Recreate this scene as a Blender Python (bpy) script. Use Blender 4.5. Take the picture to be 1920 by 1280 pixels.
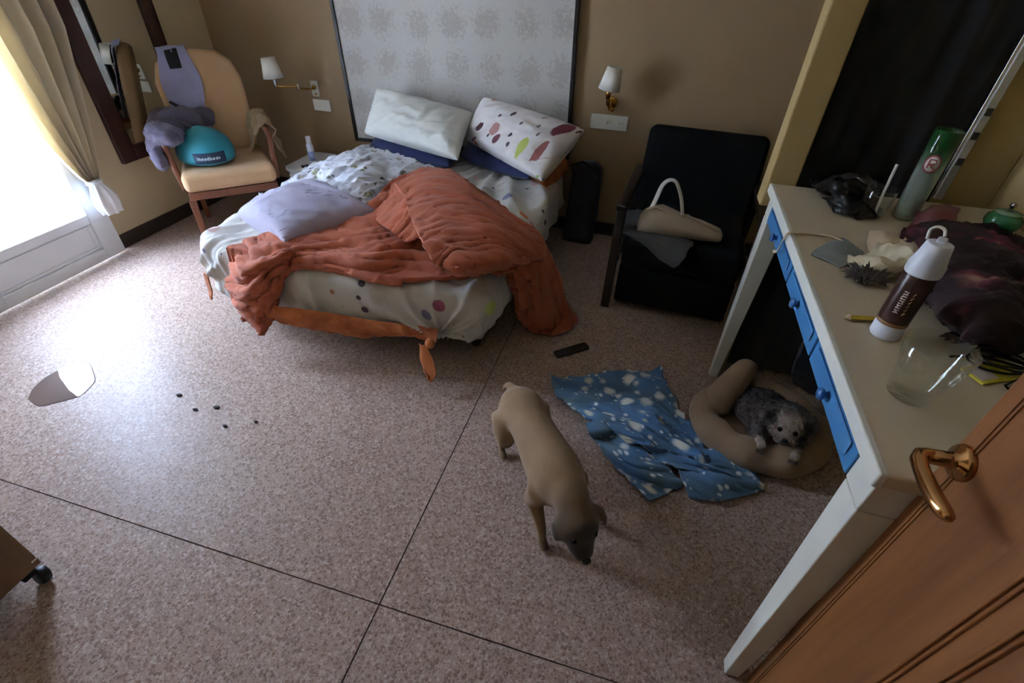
import bpy, bmesh, math, random
from mathutils import Vector, Matrix, noise

for o in list(bpy.data.objects): bpy.data.objects.remove(o)
SC = bpy.context.scene
COL = SC.collection
R = math.radians
V = Vector

# ------------------------------------------------------------------ camera
CAM_H = 1.5
FPX = 912.228
RX = V((0.96104857, 0.27504814, 0.0270954))          # image right, in the room's axes
DN = V((0.19056161, -0.58843632, -0.78576649))       # image down
FW = V((-0.20017969, 0.7603231, -0.6179295))         # looking direction
cd = bpy.data.cameras.new('camera'); cam = bpy.data.objects.new('camera', cd); COL.objects.link(cam)
m = Matrix.Identity(4)
for i in range(3):
    m[i][0] = RX[i]; m[i][1] = -DN[i]; m[i][2] = -FW[i]
m[0][3], m[1][3], m[2][3] = 0, 0, CAM_H
cam.matrix_world = m
cd.sensor_width = 36; cd.lens = FPX / 1920 * 36; cd.clip_start = 0.02
SC.camera = cam

# ------------------------------------------------------------------ world, sun, exposure
W = bpy.data.worlds.new('world'); SC.world = W; W.use_nodes = True
wn = W.node_tree.nodes; bg = wn['Background']
bg.inputs['Color'].default_value = (0.54, 0.70, 1.0, 1)
bg.inputs['Strength'].default_value = 23.0
sd = bpy.data.lights.new('sun', 'SUN'); sun = bpy.data.objects.new('sun', sd); COL.objects.link(sun)
sd.energy = 12; sd.angle = R(0.6); sd.color = (1, .95, .86)
sun.rotation_euler = (R(28), 0, 0)                     # steep, along the facade: lights the terrace, not the room
pd = bpy.data.lights.new('window_portal', 'AREA'); po = bpy.data.objects.new('window_portal', pd); COL.objects.link(po)
pd.shape = 'RECTANGLE'; pd.size = 2.1; pd.size_y = 0.74; pd.cycles.is_portal = True
po.location = (-3.25, 1.60, 1.09); po.rotation_euler = (0, R(-90), 0)
vs = SC.view_settings
vs.view_transform = 'Standard'; vs.look = 'None'; vs.gamma = 1; vs.use_curve_mapping = False
vs.exposure = 1.45

# ------------------------------------------------------------------ helpers
def at(px, py, z):
    """point at height z seen at a pixel of the 1920x1280 frame"""
    q = RX * (px - 960) + DN * (py - 640) + FW * FPX
    t = (z - CAM_H) / q.z
    return V((q.x * t, q.y * t, z))
def aty(px, py, y):
    q = RX * (px - 960) + DN * (py - 640) + FW * FPX
    t = y / q.y
    return V((q.x * t, y, CAM_H + q.z * t))
def lin(c):
    f = lambda u: u / 12.92 if u <= .04045 else ((u + .055) / 1.055) ** 2.4
    return (f(c[0] / 255), f(c[1] / 255), f(c[2] / 255), 1)

class NT:
    def __init__(s, name):
        s.m = bpy.data.materials.new(name); s.m.use_nodes = True
        s.t = s.m.node_tree; s.n = s.t.nodes; s.p = s.n['Principled BSDF']
        s.tc = s.n.new('ShaderNodeTexCoord')
    def node(s, ty, **kw):
        n = s.n.new(ty)
        for k, v in kw.items():
            if k[0] == '_': n.inputs[k[1:].replace('_', ' ')].default_value = v
            else: setattr(n, k, v)
        return n
    def link(s, a, b): s.t.links.new(a, b)
    def mapping(s, scale=(1, 1, 1), coord='Object', rot=(0, 0, 0)):
        mp = s.node('ShaderNodeMapping'); mp.inputs['Scale'].default_value = scale; mp.inputs['Rotation'].default_value = rot
        s.link(s.tc.outputs[coord], mp.inputs['Vector']); return mp.outputs[0]
    def noise(s, scale, vec=None, detail=3, rough=.55):
        n = s.node('ShaderNodeTexNoise', _Scale=scale, _Detail=detail, _Roughness=rough)
        s.link(vec if vec else s.tc.outputs['Object'], n.inputs['Vector']); return n.outputs[0]
    def ramp(s, fac, stops, interp='LINEAR'):
        r = s.node('ShaderNodeValToRGB'); r.color_ramp.interpolation = interp
        e = r.color_ramp.elements
        while len(e) < len(stops): e.new(.5)
        for i, (p, c) in enumerate(stops): e[i].position = p; e[i].color = c
        s.link(fac, r.inputs[0]); return r.outputs[0]
    def mix(s, fac, a, b, mode='MIX'):
        n = s.node('ShaderNodeMix', data_type='RGBA', blend_type=mode)
        for sock, val in ((n.inputs[0], fac), (n.inputs[6], a), (n.inputs[7], b)):
            if isinstance(val, (int, float)): sock.default_value = val
            elif isinstance(val, tuple): sock.default_value = val
            else: s.link(val, sock)
        return n.outputs[2]
    def bump(s, h, strength=.3, dist=.01):
        b = s.node('ShaderNodeBump', _Strength=strength, _Distance=dist)
        s.link(h, b.inputs['Height']); s.link(b.outputs[0], s.p.inputs['Normal'])
    def col(s, c):
        if isinstance(c, tuple): s.p.inputs['Base Color'].default_value = c
        else: s.link(c, s.p.inputs['Base Color'])
    def set(s, **kw):
        for k, v in kw.items(): s.p.inputs[k.replace('_', ' ')].default_value = v

def plain(name, c, rough=.6, metal=0, var=.08, scale=8, bump=0, bscale=60, coat=0, sheen=0):
    t = NT(name); b = lin(c)
    lo = tuple(x * (1 - var) for x in b[:3]) + (1,); hi = tuple(min(1, x * (1 + var)) for x in b[:3]) + (1,)
    t.col(t.ramp(t.noise(scale), [(.3, lo), (.7, hi)]))
    t.set(Roughness=rough, Metallic=metal, Coat_Weight=coat, Sheen_Weight=sheen)
    if bump: t.bump(t.noise(bscale, detail=4), bump, .01)
    return t.m
def fabric(name, c, var=.12, weave=500, bump=.25, rough=.9, c2=None, scale=6, sheen=.15):
    t = NT(name); b = lin(c)
    lo = lin(c2) if c2 else tuple(x * (1 - var) for x in b[:3]) + (1,)
    hi = tuple(min(1, x * (1 + var)) for x in b[:3]) + (1,)
    t.col(t.ramp(t.noise(scale, detail=4), [(.32, lo), (.66, hi)]))
    t.set(Roughness=rough, Sheen_Weight=sheen)
    h = t.mix(.35, t.noise(26, detail=5), t.noise(weave, detail=2))
    t.bump(h, bump, .008); return t.m
def dotted(name, base, cols, scale, radius, coord='UV', soft=.03, second=None, bump=.2, base2=None, keep=1.0, warp=0):
    """cloth printed with round dots of random colour and size"""
    t = NT(name)
    b = lin(base)
    c = t.ramp(t.noise(5, detail=3), [(.35, lin(base2) if base2 else b), (.65, b)])
    for k, (sc, rad, cl, kp) in enumerate([(scale, radius, cols, keep)] + ([second] if second else [])):
        mp = t.mapping((sc, sc, sc), coord, (0, 0, .4 + k))
        vo = t.node('ShaderNodeTexVoronoi', voronoi_dimensions='2D' if coord == 'UV' else '3D', _Scale=1.0, _Randomness=.75)
        if warp:
            nz = t.node('ShaderNodeTexNoise', _Scale=3.2, _Detail=2.0); t.link(mp, nz.inputs['Vector'])
            ad = t.node('ShaderNodeVectorMath', operation='MULTIPLY_ADD'); t.link(nz.outputs['Color'], ad.inputs[0]); ad.inputs[1].default_value = (warp, warp, warp); t.link(mp, ad.inputs[2]); mp = ad.outputs[0]
        t.link(mp, vo.inputs['Vector'])
        sep = t.node('ShaderNodeSeparateColor'); t.link(vo.outputs['Color'], sep.inputs[0])
        rr = t.node('ShaderNodeMath', operation='MULTIPLY_ADD'); t.link(sep.outputs[1], rr.inputs[0]); rr.inputs[1].default_value = rad * .75; rr.inputs[2].default_value = rad * .45
        sub = t.node('ShaderNodeMath', operation='SUBTRACT'); t.link(rr.outputs[0], sub.inputs[0]); t.link(vo.outputs['Distance'], sub.inputs[1])
        mr = t.node('ShaderNodeMapRange'); t.link(sub.outputs[0], mr.inputs[0]); mr.inputs[1].default_value = 0; mr.inputs[2].default_value = soft
        kk = t.node('ShaderNodeMath', operation='LESS_THAN'); t.link(sep.outputs[2], kk.inputs[0]); kk.inputs[1].default_value = kp
        mu = t.node('ShaderNodeMath', operation='MULTIPLY'); t.link(mr.outputs[0], mu.inputs[0]); t.link(kk.outputs[0], mu.inputs[1])
        n = len(cl)
        dc = t.ramp(sep.outputs[0], [(i / n, lin(x)) for i, x in enumerate(cl)], 'CONSTANT')
        c = t.mix(mu.outputs[0], c, dc)
    t.col(c); t.set(Roughness=.85, Sheen_Weight=.1)
    t.bump(t.mix(.3, t.noise(22, detail=5), t.noise(400, detail=2)), bump, .008)
    return t.m
def spots(name, base, dots, base2):
    """printed cloth with given round spots (u, v, radius, colour) in metres"""
    t = NT(name)
    c = t.ramp(t.noise(5, detail=3), [(.35, lin(base2)), (.65, lin(base))])
    nz = t.node('ShaderNodeTexNoise', _Scale=14.0, _Detail=1.0); t.link(t.tc.outputs['UV'], nz.inputs['Vector'])
    ad = t.node('ShaderNodeVectorMath', operation='MULTIPLY_ADD'); t.link(nz.outputs['Color'], ad.inputs[0]); ad.inputs[1].default_value = (.012, .012, 0); t.link(t.tc.outputs['UV'], ad.inputs[2])
    for (u, v, r, cl) in dots:
        d = t.node('ShaderNodeVectorMath', operation='DISTANCE'); t.link(ad.outputs[0], d.inputs[0]); d.inputs[1].default_value = (u + .006, v + .006, 0)
        mr = t.node('ShaderNodeMapRange'); t.link(d.outputs['Value'], mr.inputs[0]); mr.inputs[1].default_value = r; mr.inputs[2].default_value = r * .88
        c = t.mix(mr.outputs[0], c, lin(cl))
    t.col(c); t.set(Roughness=.85, Sheen_Weight=.1)
    t.bump(t.mix(.3, t.noise(22, detail=5), t.noise(400, detail=2)), .25, .008)
    return t.m
def glassy(name, tint=(1, 1, 1, 1), refl=1.0):
    """thin clear glass: transparent with a fresnel reflection"""
    m = bpy.data.materials.new(name); m.use_nodes = True; t = m.node_tree; t.nodes.clear()
    o = t.nodes.new('ShaderNodeOutputMaterial'); mx = t.nodes.new('ShaderNodeMixShader')
    tr = t.nodes.new('ShaderNodeBsdfTransparent'); gl = t.nodes.new('ShaderNodeBsdfGlossy')
    lw = t.nodes.new('ShaderNodeLayerWeight'); lw.inputs[0].default_value = .5
    pw_ = t.nodes.new('ShaderNodeMath'); pw_.operation = 'POWER'; pw_.inputs[1].default_value = 2.6
    mm = t.nodes.new('ShaderNodeMath'); mm.operation = 'MULTIPLY_ADD'; mm.inputs[1].default_value = .8 * refl; mm.inputs[2].default_value = .035 * refl
    tr.inputs[0].default_value = tint; gl.inputs['Roughness'].default_value = .015
    gl.inputs['Color'].default_value = (1, 1, 1, 1)
    t.links.new(lw.outputs['Facing'], pw_.inputs[0]); t.links.new(pw_.outputs[0], mm.inputs[0]); t.links.new(mm.outputs[0], mx.inputs[0])
    t.links.new(tr.outputs[0], mx.inputs[1]); t.links.new(gl.outputs[0], mx.inputs[2]); t.links.new(mx.outputs[0], o.inputs[0])
    return m

class MB:
    def __init__(s): s.v = []; s.f = []; s.uv = {}
    def add(s, vs, fs):
        b = len(s.v); s.v += [V(x) for x in vs]; s.f += [tuple(i + b for i in f) for f in fs]; return b
    def box(s, x0, x1, y0, y1, z0, z1, mat=None):
        vs = [V((x, y, z)) for z in (z0, z1) for y in (y0, y1) for x in (x0, x1)]
        if mat: vs = [mat @ v for v in vs]
        s.add(vs, [(0, 2, 3, 1), (4, 5, 7, 6), (0, 1, 5, 4), (2, 6, 7, 3), (0, 4, 6, 2), (1, 3, 7, 5)]); return s
    def prism(s, poly, z0, z1, mat=None):
        n = len(poly); vs = [V((p[0], p[1], z)) for z in (z0, z1) for p in poly]
        if mat: vs = [mat @ v for v in vs]
        s.add(vs, [tuple(range(n - 1, -1, -1)), tuple(range(n, 2 * n))] + [(i, (i + 1) % n, n + (i + 1) % n, n + i) for i in range(n)]); return s
    def hexa(s, q0, q1):
        """solid between two quads"""
        s.add(list(q0) + list(q1), [(3, 2, 1, 0), (4, 5, 6, 7)] + [(i, (i + 1) % 4, 4 + (i + 1) % 4, 4 + i) for i in range(4)]); return s
    def tube(s, pts, r, seg=10, caps=True, flat=1.0):
        pts = [V(p) for p in pts]; n = len(pts)
        rs = r if isinstance(r, (list, tuple)) else [r] * n
        up = V((0, 0, 1)); rings = []; prev = None
        for i, p in enumerate(pts):
            d = (pts[min(i + 1, n - 1)] - pts[max(i - 1, 0)]).normalized()
            if prev is None:
                a = d.cross(up)
                if a.length < .05: a = d.cross(V((1, 0, 0)))
            else: a = prev - d * prev.dot(d)
            a.normalize(); prev = a; b = d.cross(a)
            rings.append([p + (a * math.cos(2 * math.pi * k / seg) + b * flat * math.sin(2 * math.pi * k / seg)) * rs[i] for k in range(seg)])
        base = s.add([v for rg in rings for v in rg], [(i * seg + k, i * seg + (k + 1) % seg, (i + 1) * seg + (k + 1) % seg, (i + 1) * seg + k) for i in range(n - 1) for k in range(seg)])
        if caps:
            s.f.append(tuple(base + k for k in range(seg - 1, -1, -1))); s.f.append(tuple(base + (n - 1) * seg + k for k in range(seg)))
        return s
    def lathe(s, prof, c=(0, 0, 0), seg=32, mat=None, sx=1, sy=1):
        c = V(c); n = len(prof); vs = []
        for r, z in prof:
            for k in range(seg):
                v = V((r * sx * math.cos(2 * math.pi * k / seg), r * sy * math.sin(2 * math.pi * k / seg), z))
                vs.append((mat @ v if mat else v) + c)
        b = s.add(vs, [(i * seg + k, i * seg + (k + 1) % seg, (i + 1) * seg + (k + 1) % seg, (i + 1) * seg + k) for i in range(n - 1) for k in range(seg)])
        if prof[0][0] > 1e-6: s.f.append(tuple(b + k for k in range(seg - 1, -1, -1)))
        if prof[-1][0] > 1e-6: s.f.append(tuple(b + (n - 1) * seg + k for k in range(seg)))
        return s
    def ball(s, c, r, seg=20, rings=12, mat=None):
        r = r if isinstance(r, (tuple, list)) else (r, r, r)
        return s.lathe([(max(1e-7, math.sin(math.pi * i / rings)), -math.cos(math.pi * i / rings)) for i in range(rings + 1)], c, seg, (mat or Matrix.Identity(3)) @ Matrix.Diagonal(V(r)))
    def grid(s, rows, closed_u=False, closed_v=False, uv=None):
        nu = len(rows); nv = len(rows[0])
        b = s.add([p for r in rows for p in r], [])
        if uv:
            for i in range(nu):
                for j in range(nv): s.uv[b + i * nv + j] = uv[i][j]
        for i in range(nu if closed_u else nu - 1):
            for j in range(nv if closed_v else nv - 1):
                i2 = (i + 1) % nu; j2 = (j + 1) % nv
                s.f.append((b + i * nv + j, b + i * nv + j2, b + i2 * nv + j2, b + i2 * nv + j))
        return s
    def build(s, name, mat, parent=None, world=False, smooth=False, bevel=0, bseg=2, solid=0, sub=0, remesh=0, origin=False, offs=-1, smoothit=0, weld=False):
        vs = s.v
        off = V((0, 0, 0))
        if world and parent is not None:
            rt = parent
            while rt.parent: rt = rt.parent
            off = rt.location.copy()
        if origin:
            xs = [v.x for v in vs]; ys = [v.y for v in vs]; zs = [v.z for v in vs]
            off = V(((min(xs) + max(xs)) / 2, (min(ys) + max(ys)) / 2, min(zs)))
        me = bpy.data.meshes.new(name)
        me.from_pydata([v - off for v in vs], [], s.f)
        bm = bmesh.new(); bm.from_mesh(me)
        if weld: bmesh.ops.remove_doubles(bm, verts=bm.verts, dist=1e-5)
        bmesh.ops.recalc_face_normals(bm, faces=bm.faces)
        bm.to_mesh(me); bm.free()
        if s.uv:
            ul = me.uv_layers.new(name='UVMap')
            for lp in me.loops: ul.data[lp.index].uv = s.uv.get(lp.vertex_index, (0, 0))
        o = bpy.data.objects.new(name, me); COL.objects.link(o)
        me.materials.append(MAT[mat] if isinstance(mat, str) else mat)
        if smooth:
            for p in me.polygons: p.use_smooth = True
        if remesh:
            md = o.modifiers.new('remesh', 'REMESH'); md.mode = 'VOXEL'; md.voxel_size = remesh; md.use_smooth_shade = True
        if smoothit:
            md = o.modifiers.new('smooth', 'SMOOTH'); md.iterations = smoothit; md.factor = .5
        if solid:
            md = o.modifiers.new('solid', 'SOLIDIFY'); md.thickness = solid; md.offset = offs
        if bevel:
            md = o.modifiers.new('bevel', 'BEVEL'); md.width = bevel; md.segments = bseg; md.limit_method = 'ANGLE'; md.angle_limit = R(35)
            for p in me.polygons: p.use_smooth = True
            md.harden_normals = True
        if sub:
            md = o.modifiers.new('subsurf', 'SUBSURF'); md.levels = sub; md.render_levels = sub
        if parent is not None: o.parent = parent
        if origin: o.location = off
        return o
def tag(o, label=None, cat=None, group=None, kind=None):
    if label: o['label'] = label
    if cat: o['category'] = cat
    if group: o['group'] = group
    if kind: o['kind'] = kind
    return o
def thing(name, label, cat, loc=(0, 0, 0), rotz=0, group=None, kind=None):
    o = bpy.data.objects.new(name, None); COL.objects.link(o); o.empty_display_size = .05
    o.location = loc; o.rotation_euler = (0, 0, rotz); tag(o, label, cat, group, kind); return o
def struct(o): o['kind'] = 'structure'; return o

# cloth -----------------------------------------------------------------
def catmull(p, t):
    n = len(p) - 1; t = max(0, min(.99999, t)) * n; i = int(t); f = t - i
    a, b, c, d = p[max(i - 1, 0)], p[i], p[i + 1], p[min(i + 2, n)]
    return .5 * ((2 * b) + (c - a) * f + (2 * a - 5 * b + 4 * c - d) * f * f + (3 * b - a - 3 * c + d) * f ** 3)
def wrinkle(x, y, seed, aniso=0, st=2.0):
    """ridged folds running mostly along the direction `aniso` (radians)"""
    c, s = math.cos(aniso), math.sin(aniso)
    a = x * c + y * s; b = -x * s + y * c
    wx = noise.noise(V((x * 3, y * 3, seed + 7)))
    n1 = noise.noise(V((a * 4 / st, b * 4 * st + wx * 1.2, seed)))
    n2 = noise.noise(V((a * 9 / st + wx, b * 9 * st, seed + 31)))
    n3 = noise.noise(V((x * 26, y * 26, seed + 60)))
    return (1 - 2.2 * abs(n1)) * .62 + (1 - 2.2 * abs(n2)) * .3 + n3 * .14 - .35
def cloth(mb, ctrl, nu, nv, amp=.015, seed=0, aniso=0, st=2.0, zmin=None, fine=.35, freq=1.0, ragged=0):
    ctrl = [[V(p) for p in r] for r in ctrl]
    P = []
    for i in range(nu + 1):
        u = i / nu
        row = [catmull([r[j] for r in ctrl], u) for j in range(len(ctrl[0]))]
        P.append([catmull(row, j / nv) for j in range(nv + 1)])
    U = [[0] * (nv + 1) for _ in range(nu + 1)]; Vv = [[0] * (nv + 1) for _ in range(nu + 1)]
    for i in range(nu + 1):
        for j in range(nv + 1):
            if i: U[i][j] = U[i - 1][j] + (P[i][j] - P[i - 1][j]).length
            if j: Vv[i][j] = Vv[i][j - 1] + (P[i][j] - P[i][j - 1]).length
    mj = nv // 2; mi = nu // 2
    Q = []; uv = []
    for i in range(nu + 1):
        q = []; w = []
        for j in range(nv + 1):
            du = P[min(i + 1, nu)][j] - P[max(i - 1, 0)][j]; dv = P[i][min(j + 1, nv)] - P[i][max(j - 1, 0)]
            n = du.cross(dv)
            if n.length > 1e-9: n.normalize()
            if n.z < -.2: n = -n
            a = .5 * U[i][mj] + .5 * U[i][j]; b = .5 * Vv[mi][j] + .5 * Vv[i][j]
            e = 1.0
            k = amp * (wrinkle(a * freq, b * freq, seed, aniso, st) + fine * wrinkle(a * freq * 2.7, b * freq * 2.7, seed + 3, aniso + .5, st * 1.2))
            p = P[i][j] + n * k
            if ragged:
                eu = min(i, nu - i) / nu; ev = min(j, nv - j) / nv
                if min(eu, ev) < .04:
                    p = p + (du.normalized() * noise.noise(V((b * 9, seed, 1))) * (eu < .04) + dv.normalized() * noise.noise(V((a * 9, seed, 2))) * (ev < .04)) * ragged
            if zmin is not None:
                zf = zmin(p.x, p.y) if callable(zmin) else zmin
                if p.z < zf: p.z = zf + .15 * amp * abs(noise.noise(V((a * 12, b * 12, seed))))
            q.append(p); w.append((a, b))
        Q.append(q); uv.append(w)
    mb.grid(Q, uv=uv); return mb
def pillow(mb, c, thick, seed=0, n=30, wr=.012, pinch=.07, up=None, power=.36, pf=2.4):
    """c: four corners in order; a stuffed cushion with drawn-out corners"""
    c = [V(x) for x in c]
    nrm = (c[2] - c[0]).cross(c[3] - c[1]).normalized()
    if up is not None and nrm.dot(V(up)) < 0: nrm = -nrm
    Lu = (c[1] - c[0]).length; Lv = (c[3] - c[0]).length
    for side in (1, -1):
        rows = []; uv = []
        for i in range(n + 1):
            r = []; w = []
            for j in range(n + 1):
                u = -math.cos(math.pi * i / n); v = -math.cos(math.pi * j / n)
                uu = u * (1 - pinch * (1 - v * v)); vv = v * (1 - pinch * (1 - u * u))
                s, t = (uu + 1) / 2, (vv + 1) / 2
                p = c[0] * (1 - s) * (1 - t) + c[1] * s * (1 - t) + c[2] * s * t + c[3] * (1 - s) * t
                e = max(0, (1 - u * u) * (1 - v * v))
                k = thick * .5 * e ** power
                k += wr * wrinkle(s * Lu * pf, t * Lv * pf, seed + (5 if side < 0 else 0), .6, 1.6) * min(1, e * 5)
                r.append(p + nrm * side * k); w.append((s * Lu, t * Lv))
            rows.append(r); uv.append(w)
        mb.grid(rows, uv=uv)
    return mb
def rrect(cx, cy, a, b, r, n=8):
    out = []
    for (sx, sy, a0) in ((1, 1, 0), (-1, 1, 90), (-1, -1, 180), (1, -1, 270)):
        for k in range(n + 1):
            t = R(a0 + 90 * k / n); out.append((cx + sx * (a - r) + r * math.cos(t), cy + sy * (b - r) + r * math.sin(t)))
    return out

def solidify(mb, name, mat, parent, vox, attrs, it=6, disp=None):
    """fuse the overlapping body volumes into one continuous skin"""
    t_ = mb.build('tmp', mat, remesh=vox, smoothit=it)
    dg = bpy.context.evaluated_depsgraph_get(); dg.update()
    me = bpy.data.meshes.new_from_object(t_.evaluated_get(dg)); bpy.data.objects.remove(t_)
    me.name = name
    if disp:
        ns = [v.normal.copy() for v in me.vertices]
        for v, n in zip(me.vertices, ns): v.co += n * disp(v.co)
    for p in me.polygons: p.use_smooth = True
    for an, fn in attrs.items():
        at_ = me.attributes.new(an, 'FLOAT', 'POINT'); at_.data.foreach_set('value', [max(0, min(1, fn(v.co))) for v in me.vertices])
    me.materials.clear(); me.materials.append(MAT[mat])
    o = bpy.data.objects.new(name, me); COL.objects.link(o)
    if parent is not None: o.parent = parent
    return o

MAT = {}
# ------------------------------------------------------------------ materials
def wall_paint(name, c, var=.05):
    t = NT(name); b = lin(c)
    n = t.noise(1.7, detail=5)
    t.col(t.ramp(n, [(.3, tuple(x * (1 - var) for x in b[:3]) + (1,)), (.7, tuple(x * (1 + var) for x in b[:3]) + (1,))]))
    t.set(Roughness=.75); t.bump(t.noise(90, detail=4), .12, .004); return t.m
MAT['paint_brown'] = wall_paint('paint_brown', (164, 138, 104))
MAT['paint_beige'] = wall_paint('paint_beige', (212, 190, 150))
MAT['paint_yellow'] = wall_paint('paint_yellow', (184, 158, 106))
MAT['paint_white'] = wall_paint('paint_white', (232, 228, 220))
def terrazzo():
    t = NT('terrazzo')
    base = t.ramp(t.noise(2.2, detail=4), [(.3, lin((170, 143, 127))), (.7, lin((186, 160, 144)))])
    c = base
    for sc, rad, cols, keep in ((95, .50, [(124, 98, 86), (150, 124, 112), (196, 174, 162), (138, 110, 98), (206, 186, 174)], .9),
                                (190, .42, [(106, 82, 72), (206, 188, 178), (144, 116, 104)], .75)):
        vo = t.node('ShaderNodeTexVoronoi', _Scale=sc, _Randomness=1.0); t.link(t.tc.outputs['Object'], vo.inputs['Vector'])
        sep = t.node('ShaderNodeSeparateColor'); t.link(vo.outputs['Color'], sep.inputs[0])
        a = t.node('ShaderNodeMath', operation='LESS_THAN'); t.link(vo.outputs['Distance'], a.inputs[0]); a.inputs[1].default_value = rad
        k = t.node('ShaderNodeMath', operation='LESS_THAN'); t.link(sep.outputs[2], k.inputs[0]); k.inputs[1].default_value = keep
        mu = t.node('ShaderNodeMath', operation='MULTIPLY'); t.link(a.outputs[0], mu.inputs[0]); t.link(k.outputs[0], mu.inputs[1])
        dc = t.ramp(sep.outputs[0], [(i / len(cols), lin(x)) for i, x in enumerate(cols)], 'CONSTANT')
        hf = t.node('ShaderNodeMath', operation='MULTIPLY'); t.link(mu.outputs[0], hf.inputs[0]); hf.inputs[1].default_value = .7
        c = t.mix(hf.outputs[0], c, dc)
    # scuffed, dirty patches
    d = t.ramp(t.noise(1.1, detail=6, rough=.65), [(.42, (0, 0, 0, 1)), (.72, (1, 1, 1, 1))])
    c = t.mix(t.mix(.75, d, (0, 0, 0, 1)), c, lin((128, 106, 92)))
    t.col(c)
    rr = t.ramp(t.noise(3.0, detail=5), [(.3, (.32, .32, .32, 1)), (.7, (.44, .44, .44, 1))])
    t.link(rr, t.p.inputs['Roughness']); t.set(Specular_IOR_Level=.095)
    t.bump(t.noise(60, detail=3), .03, .004); return t.m
MAT['terrazzo'] = terrazzo()
MAT['grout'] = plain('grout', (92, 76, 68), .9)
MAT['baseboard_dark'] = plain('baseboard_dark', (58, 46, 38), .45, var=.2, scale=20)
MAT['white_gloss'] = plain('white_gloss', (232, 232, 232), .35, var=.03)
MAT['terrace'] = plain('terrace', (225, 222, 214), .8)
MAT['window_glass'] = glassy('window_glass', (.96, .98, 1, 1), .6)
MAT['clear_glass'] = glassy('clear_glass', (.975, .985, .975, 1), 1.0)
MAT['mirror_silver'] = plain('mirror_silver', (225, 228, 225), .02, 1, var=.01)
MAT['mahogany'] = plain('mahogany', (62, 34, 26), .4, var=.25, scale=14)
def wood(name, c1, c2, axis=2, scale=6, rough=.45, coat=.1):
    t = NT(name); sc = [scale * 4] * 3; sc[axis] = scale * .35
    n = t.noise(1.0, t.mapping(tuple(sc)), detail=6, rough=.6)
    w = t.noise(1.0, t.mapping(tuple(x * 5 for x in sc)), detail=3)
    t.col(t.ramp(t.mix(.35, n, w), [(.3, lin(c1)), (.7, lin(c2))]))
    t.set(Roughness=rough, Coat_Weight=coat, Coat_Roughness=.3); t.bump(w, .06, .003); return t.m
MAT['door_wood'] = wood('door_wood', (112, 64, 30), (166, 108, 58), 2, 2.6)
MAT['chair_wood'] = wood('chair_wood', (104, 58, 36), (136, 80, 52), 2, 5)
MAT['dark_wood'] = wood('dark_wood', (30, 20, 16), (48, 32, 24), 2, 5)
MAT['cabinet_wood'] = wood('cabinet_wood', (120, 92, 62), (142, 110, 76), 2, 3, .55)
MAT['chip_white'] = plain('chip_white', (235, 232, 225), .6)
MAT['rubber_black'] = plain('rubber_black', (24, 23, 23), .5)
MAT['plastic_black'] = plain('plastic_black', (17, 16, 16), .35)
MAT['brass'] = plain('brass', (196, 150, 84), .2, 1, var=.1)
MAT['bronze'] = plain('bronze', (190, 142, 92), .16, 1, var=.12, scale=25)
MAT['chrome'] = plain('chrome', (205, 205, 208), .2, 1, var=.08)
MAT['steel_worn'] = plain('steel_worn', (190, 190, 188), .35, .6, var=.2, scale=15)
MAT['lamp_shade'] = plain('lamp_shade', (238, 232, 222), .7, var=.02)
MAT['plastic_white'] = plain('plastic_white', (225, 222, 212), .4, var=.03)
MAT['plastic_dark_hole'] = plain('plastic_dark_hole', (60, 55, 50), .6)
def damask():
    t = NT('damask')
    vec = t.mapping((1, 1, 1))
    wv = t.node('ShaderNodeTexVoronoi', feature='SMOOTH_F1', _Scale=4.4, _Randomness=.15, _Smoothness=.3)
    t.link(vec, wv.inputs['Vector'])
    n = t.noise(58, vec, detail=5, rough=.75)
    s = t.node('ShaderNodeMath', operation='MULTIPLY_ADD'); t.link(wv.outputs['Distance'], s.inputs[0]); s.inputs[1].default_value = -.75; t.link(n, s.inputs[2])
    k = t.ramp(s.outputs[0], [(.16, (0, 0, 0, 1)), (.30, (1, 1, 1, 1))])
    c = t.mix(t.mix(.55, k, (0, 0, 0, 1)), lin((206, 202, 196)), lin((156, 146, 134)))
    t.col(c); t.set(Roughness=.7); return t.m
MAT['damask'] = damask()
MAT['frame_black'] = plain('frame_black', (30, 25, 24), .4)
MAT['curtain_cream'] = fabric('curtain_cream', (216, 204, 182), .05, 300, .12)
m_ = MAT['curtain_cream']; nt_ = m_.node_tree; tl_ = nt_.nodes.new('ShaderNodeBsdfTranslucent'); tl_.inputs[0].default_value = lin((240, 228, 200)); mx_ = nt_.nodes.new('ShaderNodeMixShader'); mx_.inputs[0].default_value = .45
nt_.links.new(nt_.nodes['Principled BSDF'].outputs[0], mx_.inputs[1]); nt_.links.new(tl_.outputs[0], mx_.inputs[2]); nt_.links.new(mx_.outputs[0], nt_.nodes['Material Output'].inputs[0])
MAT['curtain_white'] = fabric('curtain_white', (236, 234, 232), .04, 300, .12)
DOTS = [(150, 70, 96), (214, 120, 66), (196, 206, 120), (92, 62, 70), (206, 170, 160), (120, 120, 150)]
MAT['sheet_dots'] = dotted('sheet_dots', (214, 206, 196), DOTS, 6.5, .28, 'Object', .03, (15, .24, [(120, 116, 140), (176, 120, 96), (206, 196, 120), (90, 80, 88)], .32), base2=(190, 185, 176), keep=.75)
MAT['sheet_leaf'] = dotted('sheet_leaf', (214, 214, 222), [(150, 146, 110), (120, 112, 104), (170, 160, 150)], 15, .34, 'Object', .08, (33, .3, [(120, 116, 100), (160, 150, 170)], .5), keep=.7, warp=.7)
MAT['pillow_dots'] = dotted('pillow_dots', (238, 232, 228), [(128, 52, 72), (120, 50, 66), (200, 204, 110), (190, 140, 130), (214, 196, 190)], 5.6, .42, 'UV', .03, (19, .26, [(90, 50, 60), (60, 52, 60), (150, 90, 96)], .30), keep=.62)
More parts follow.
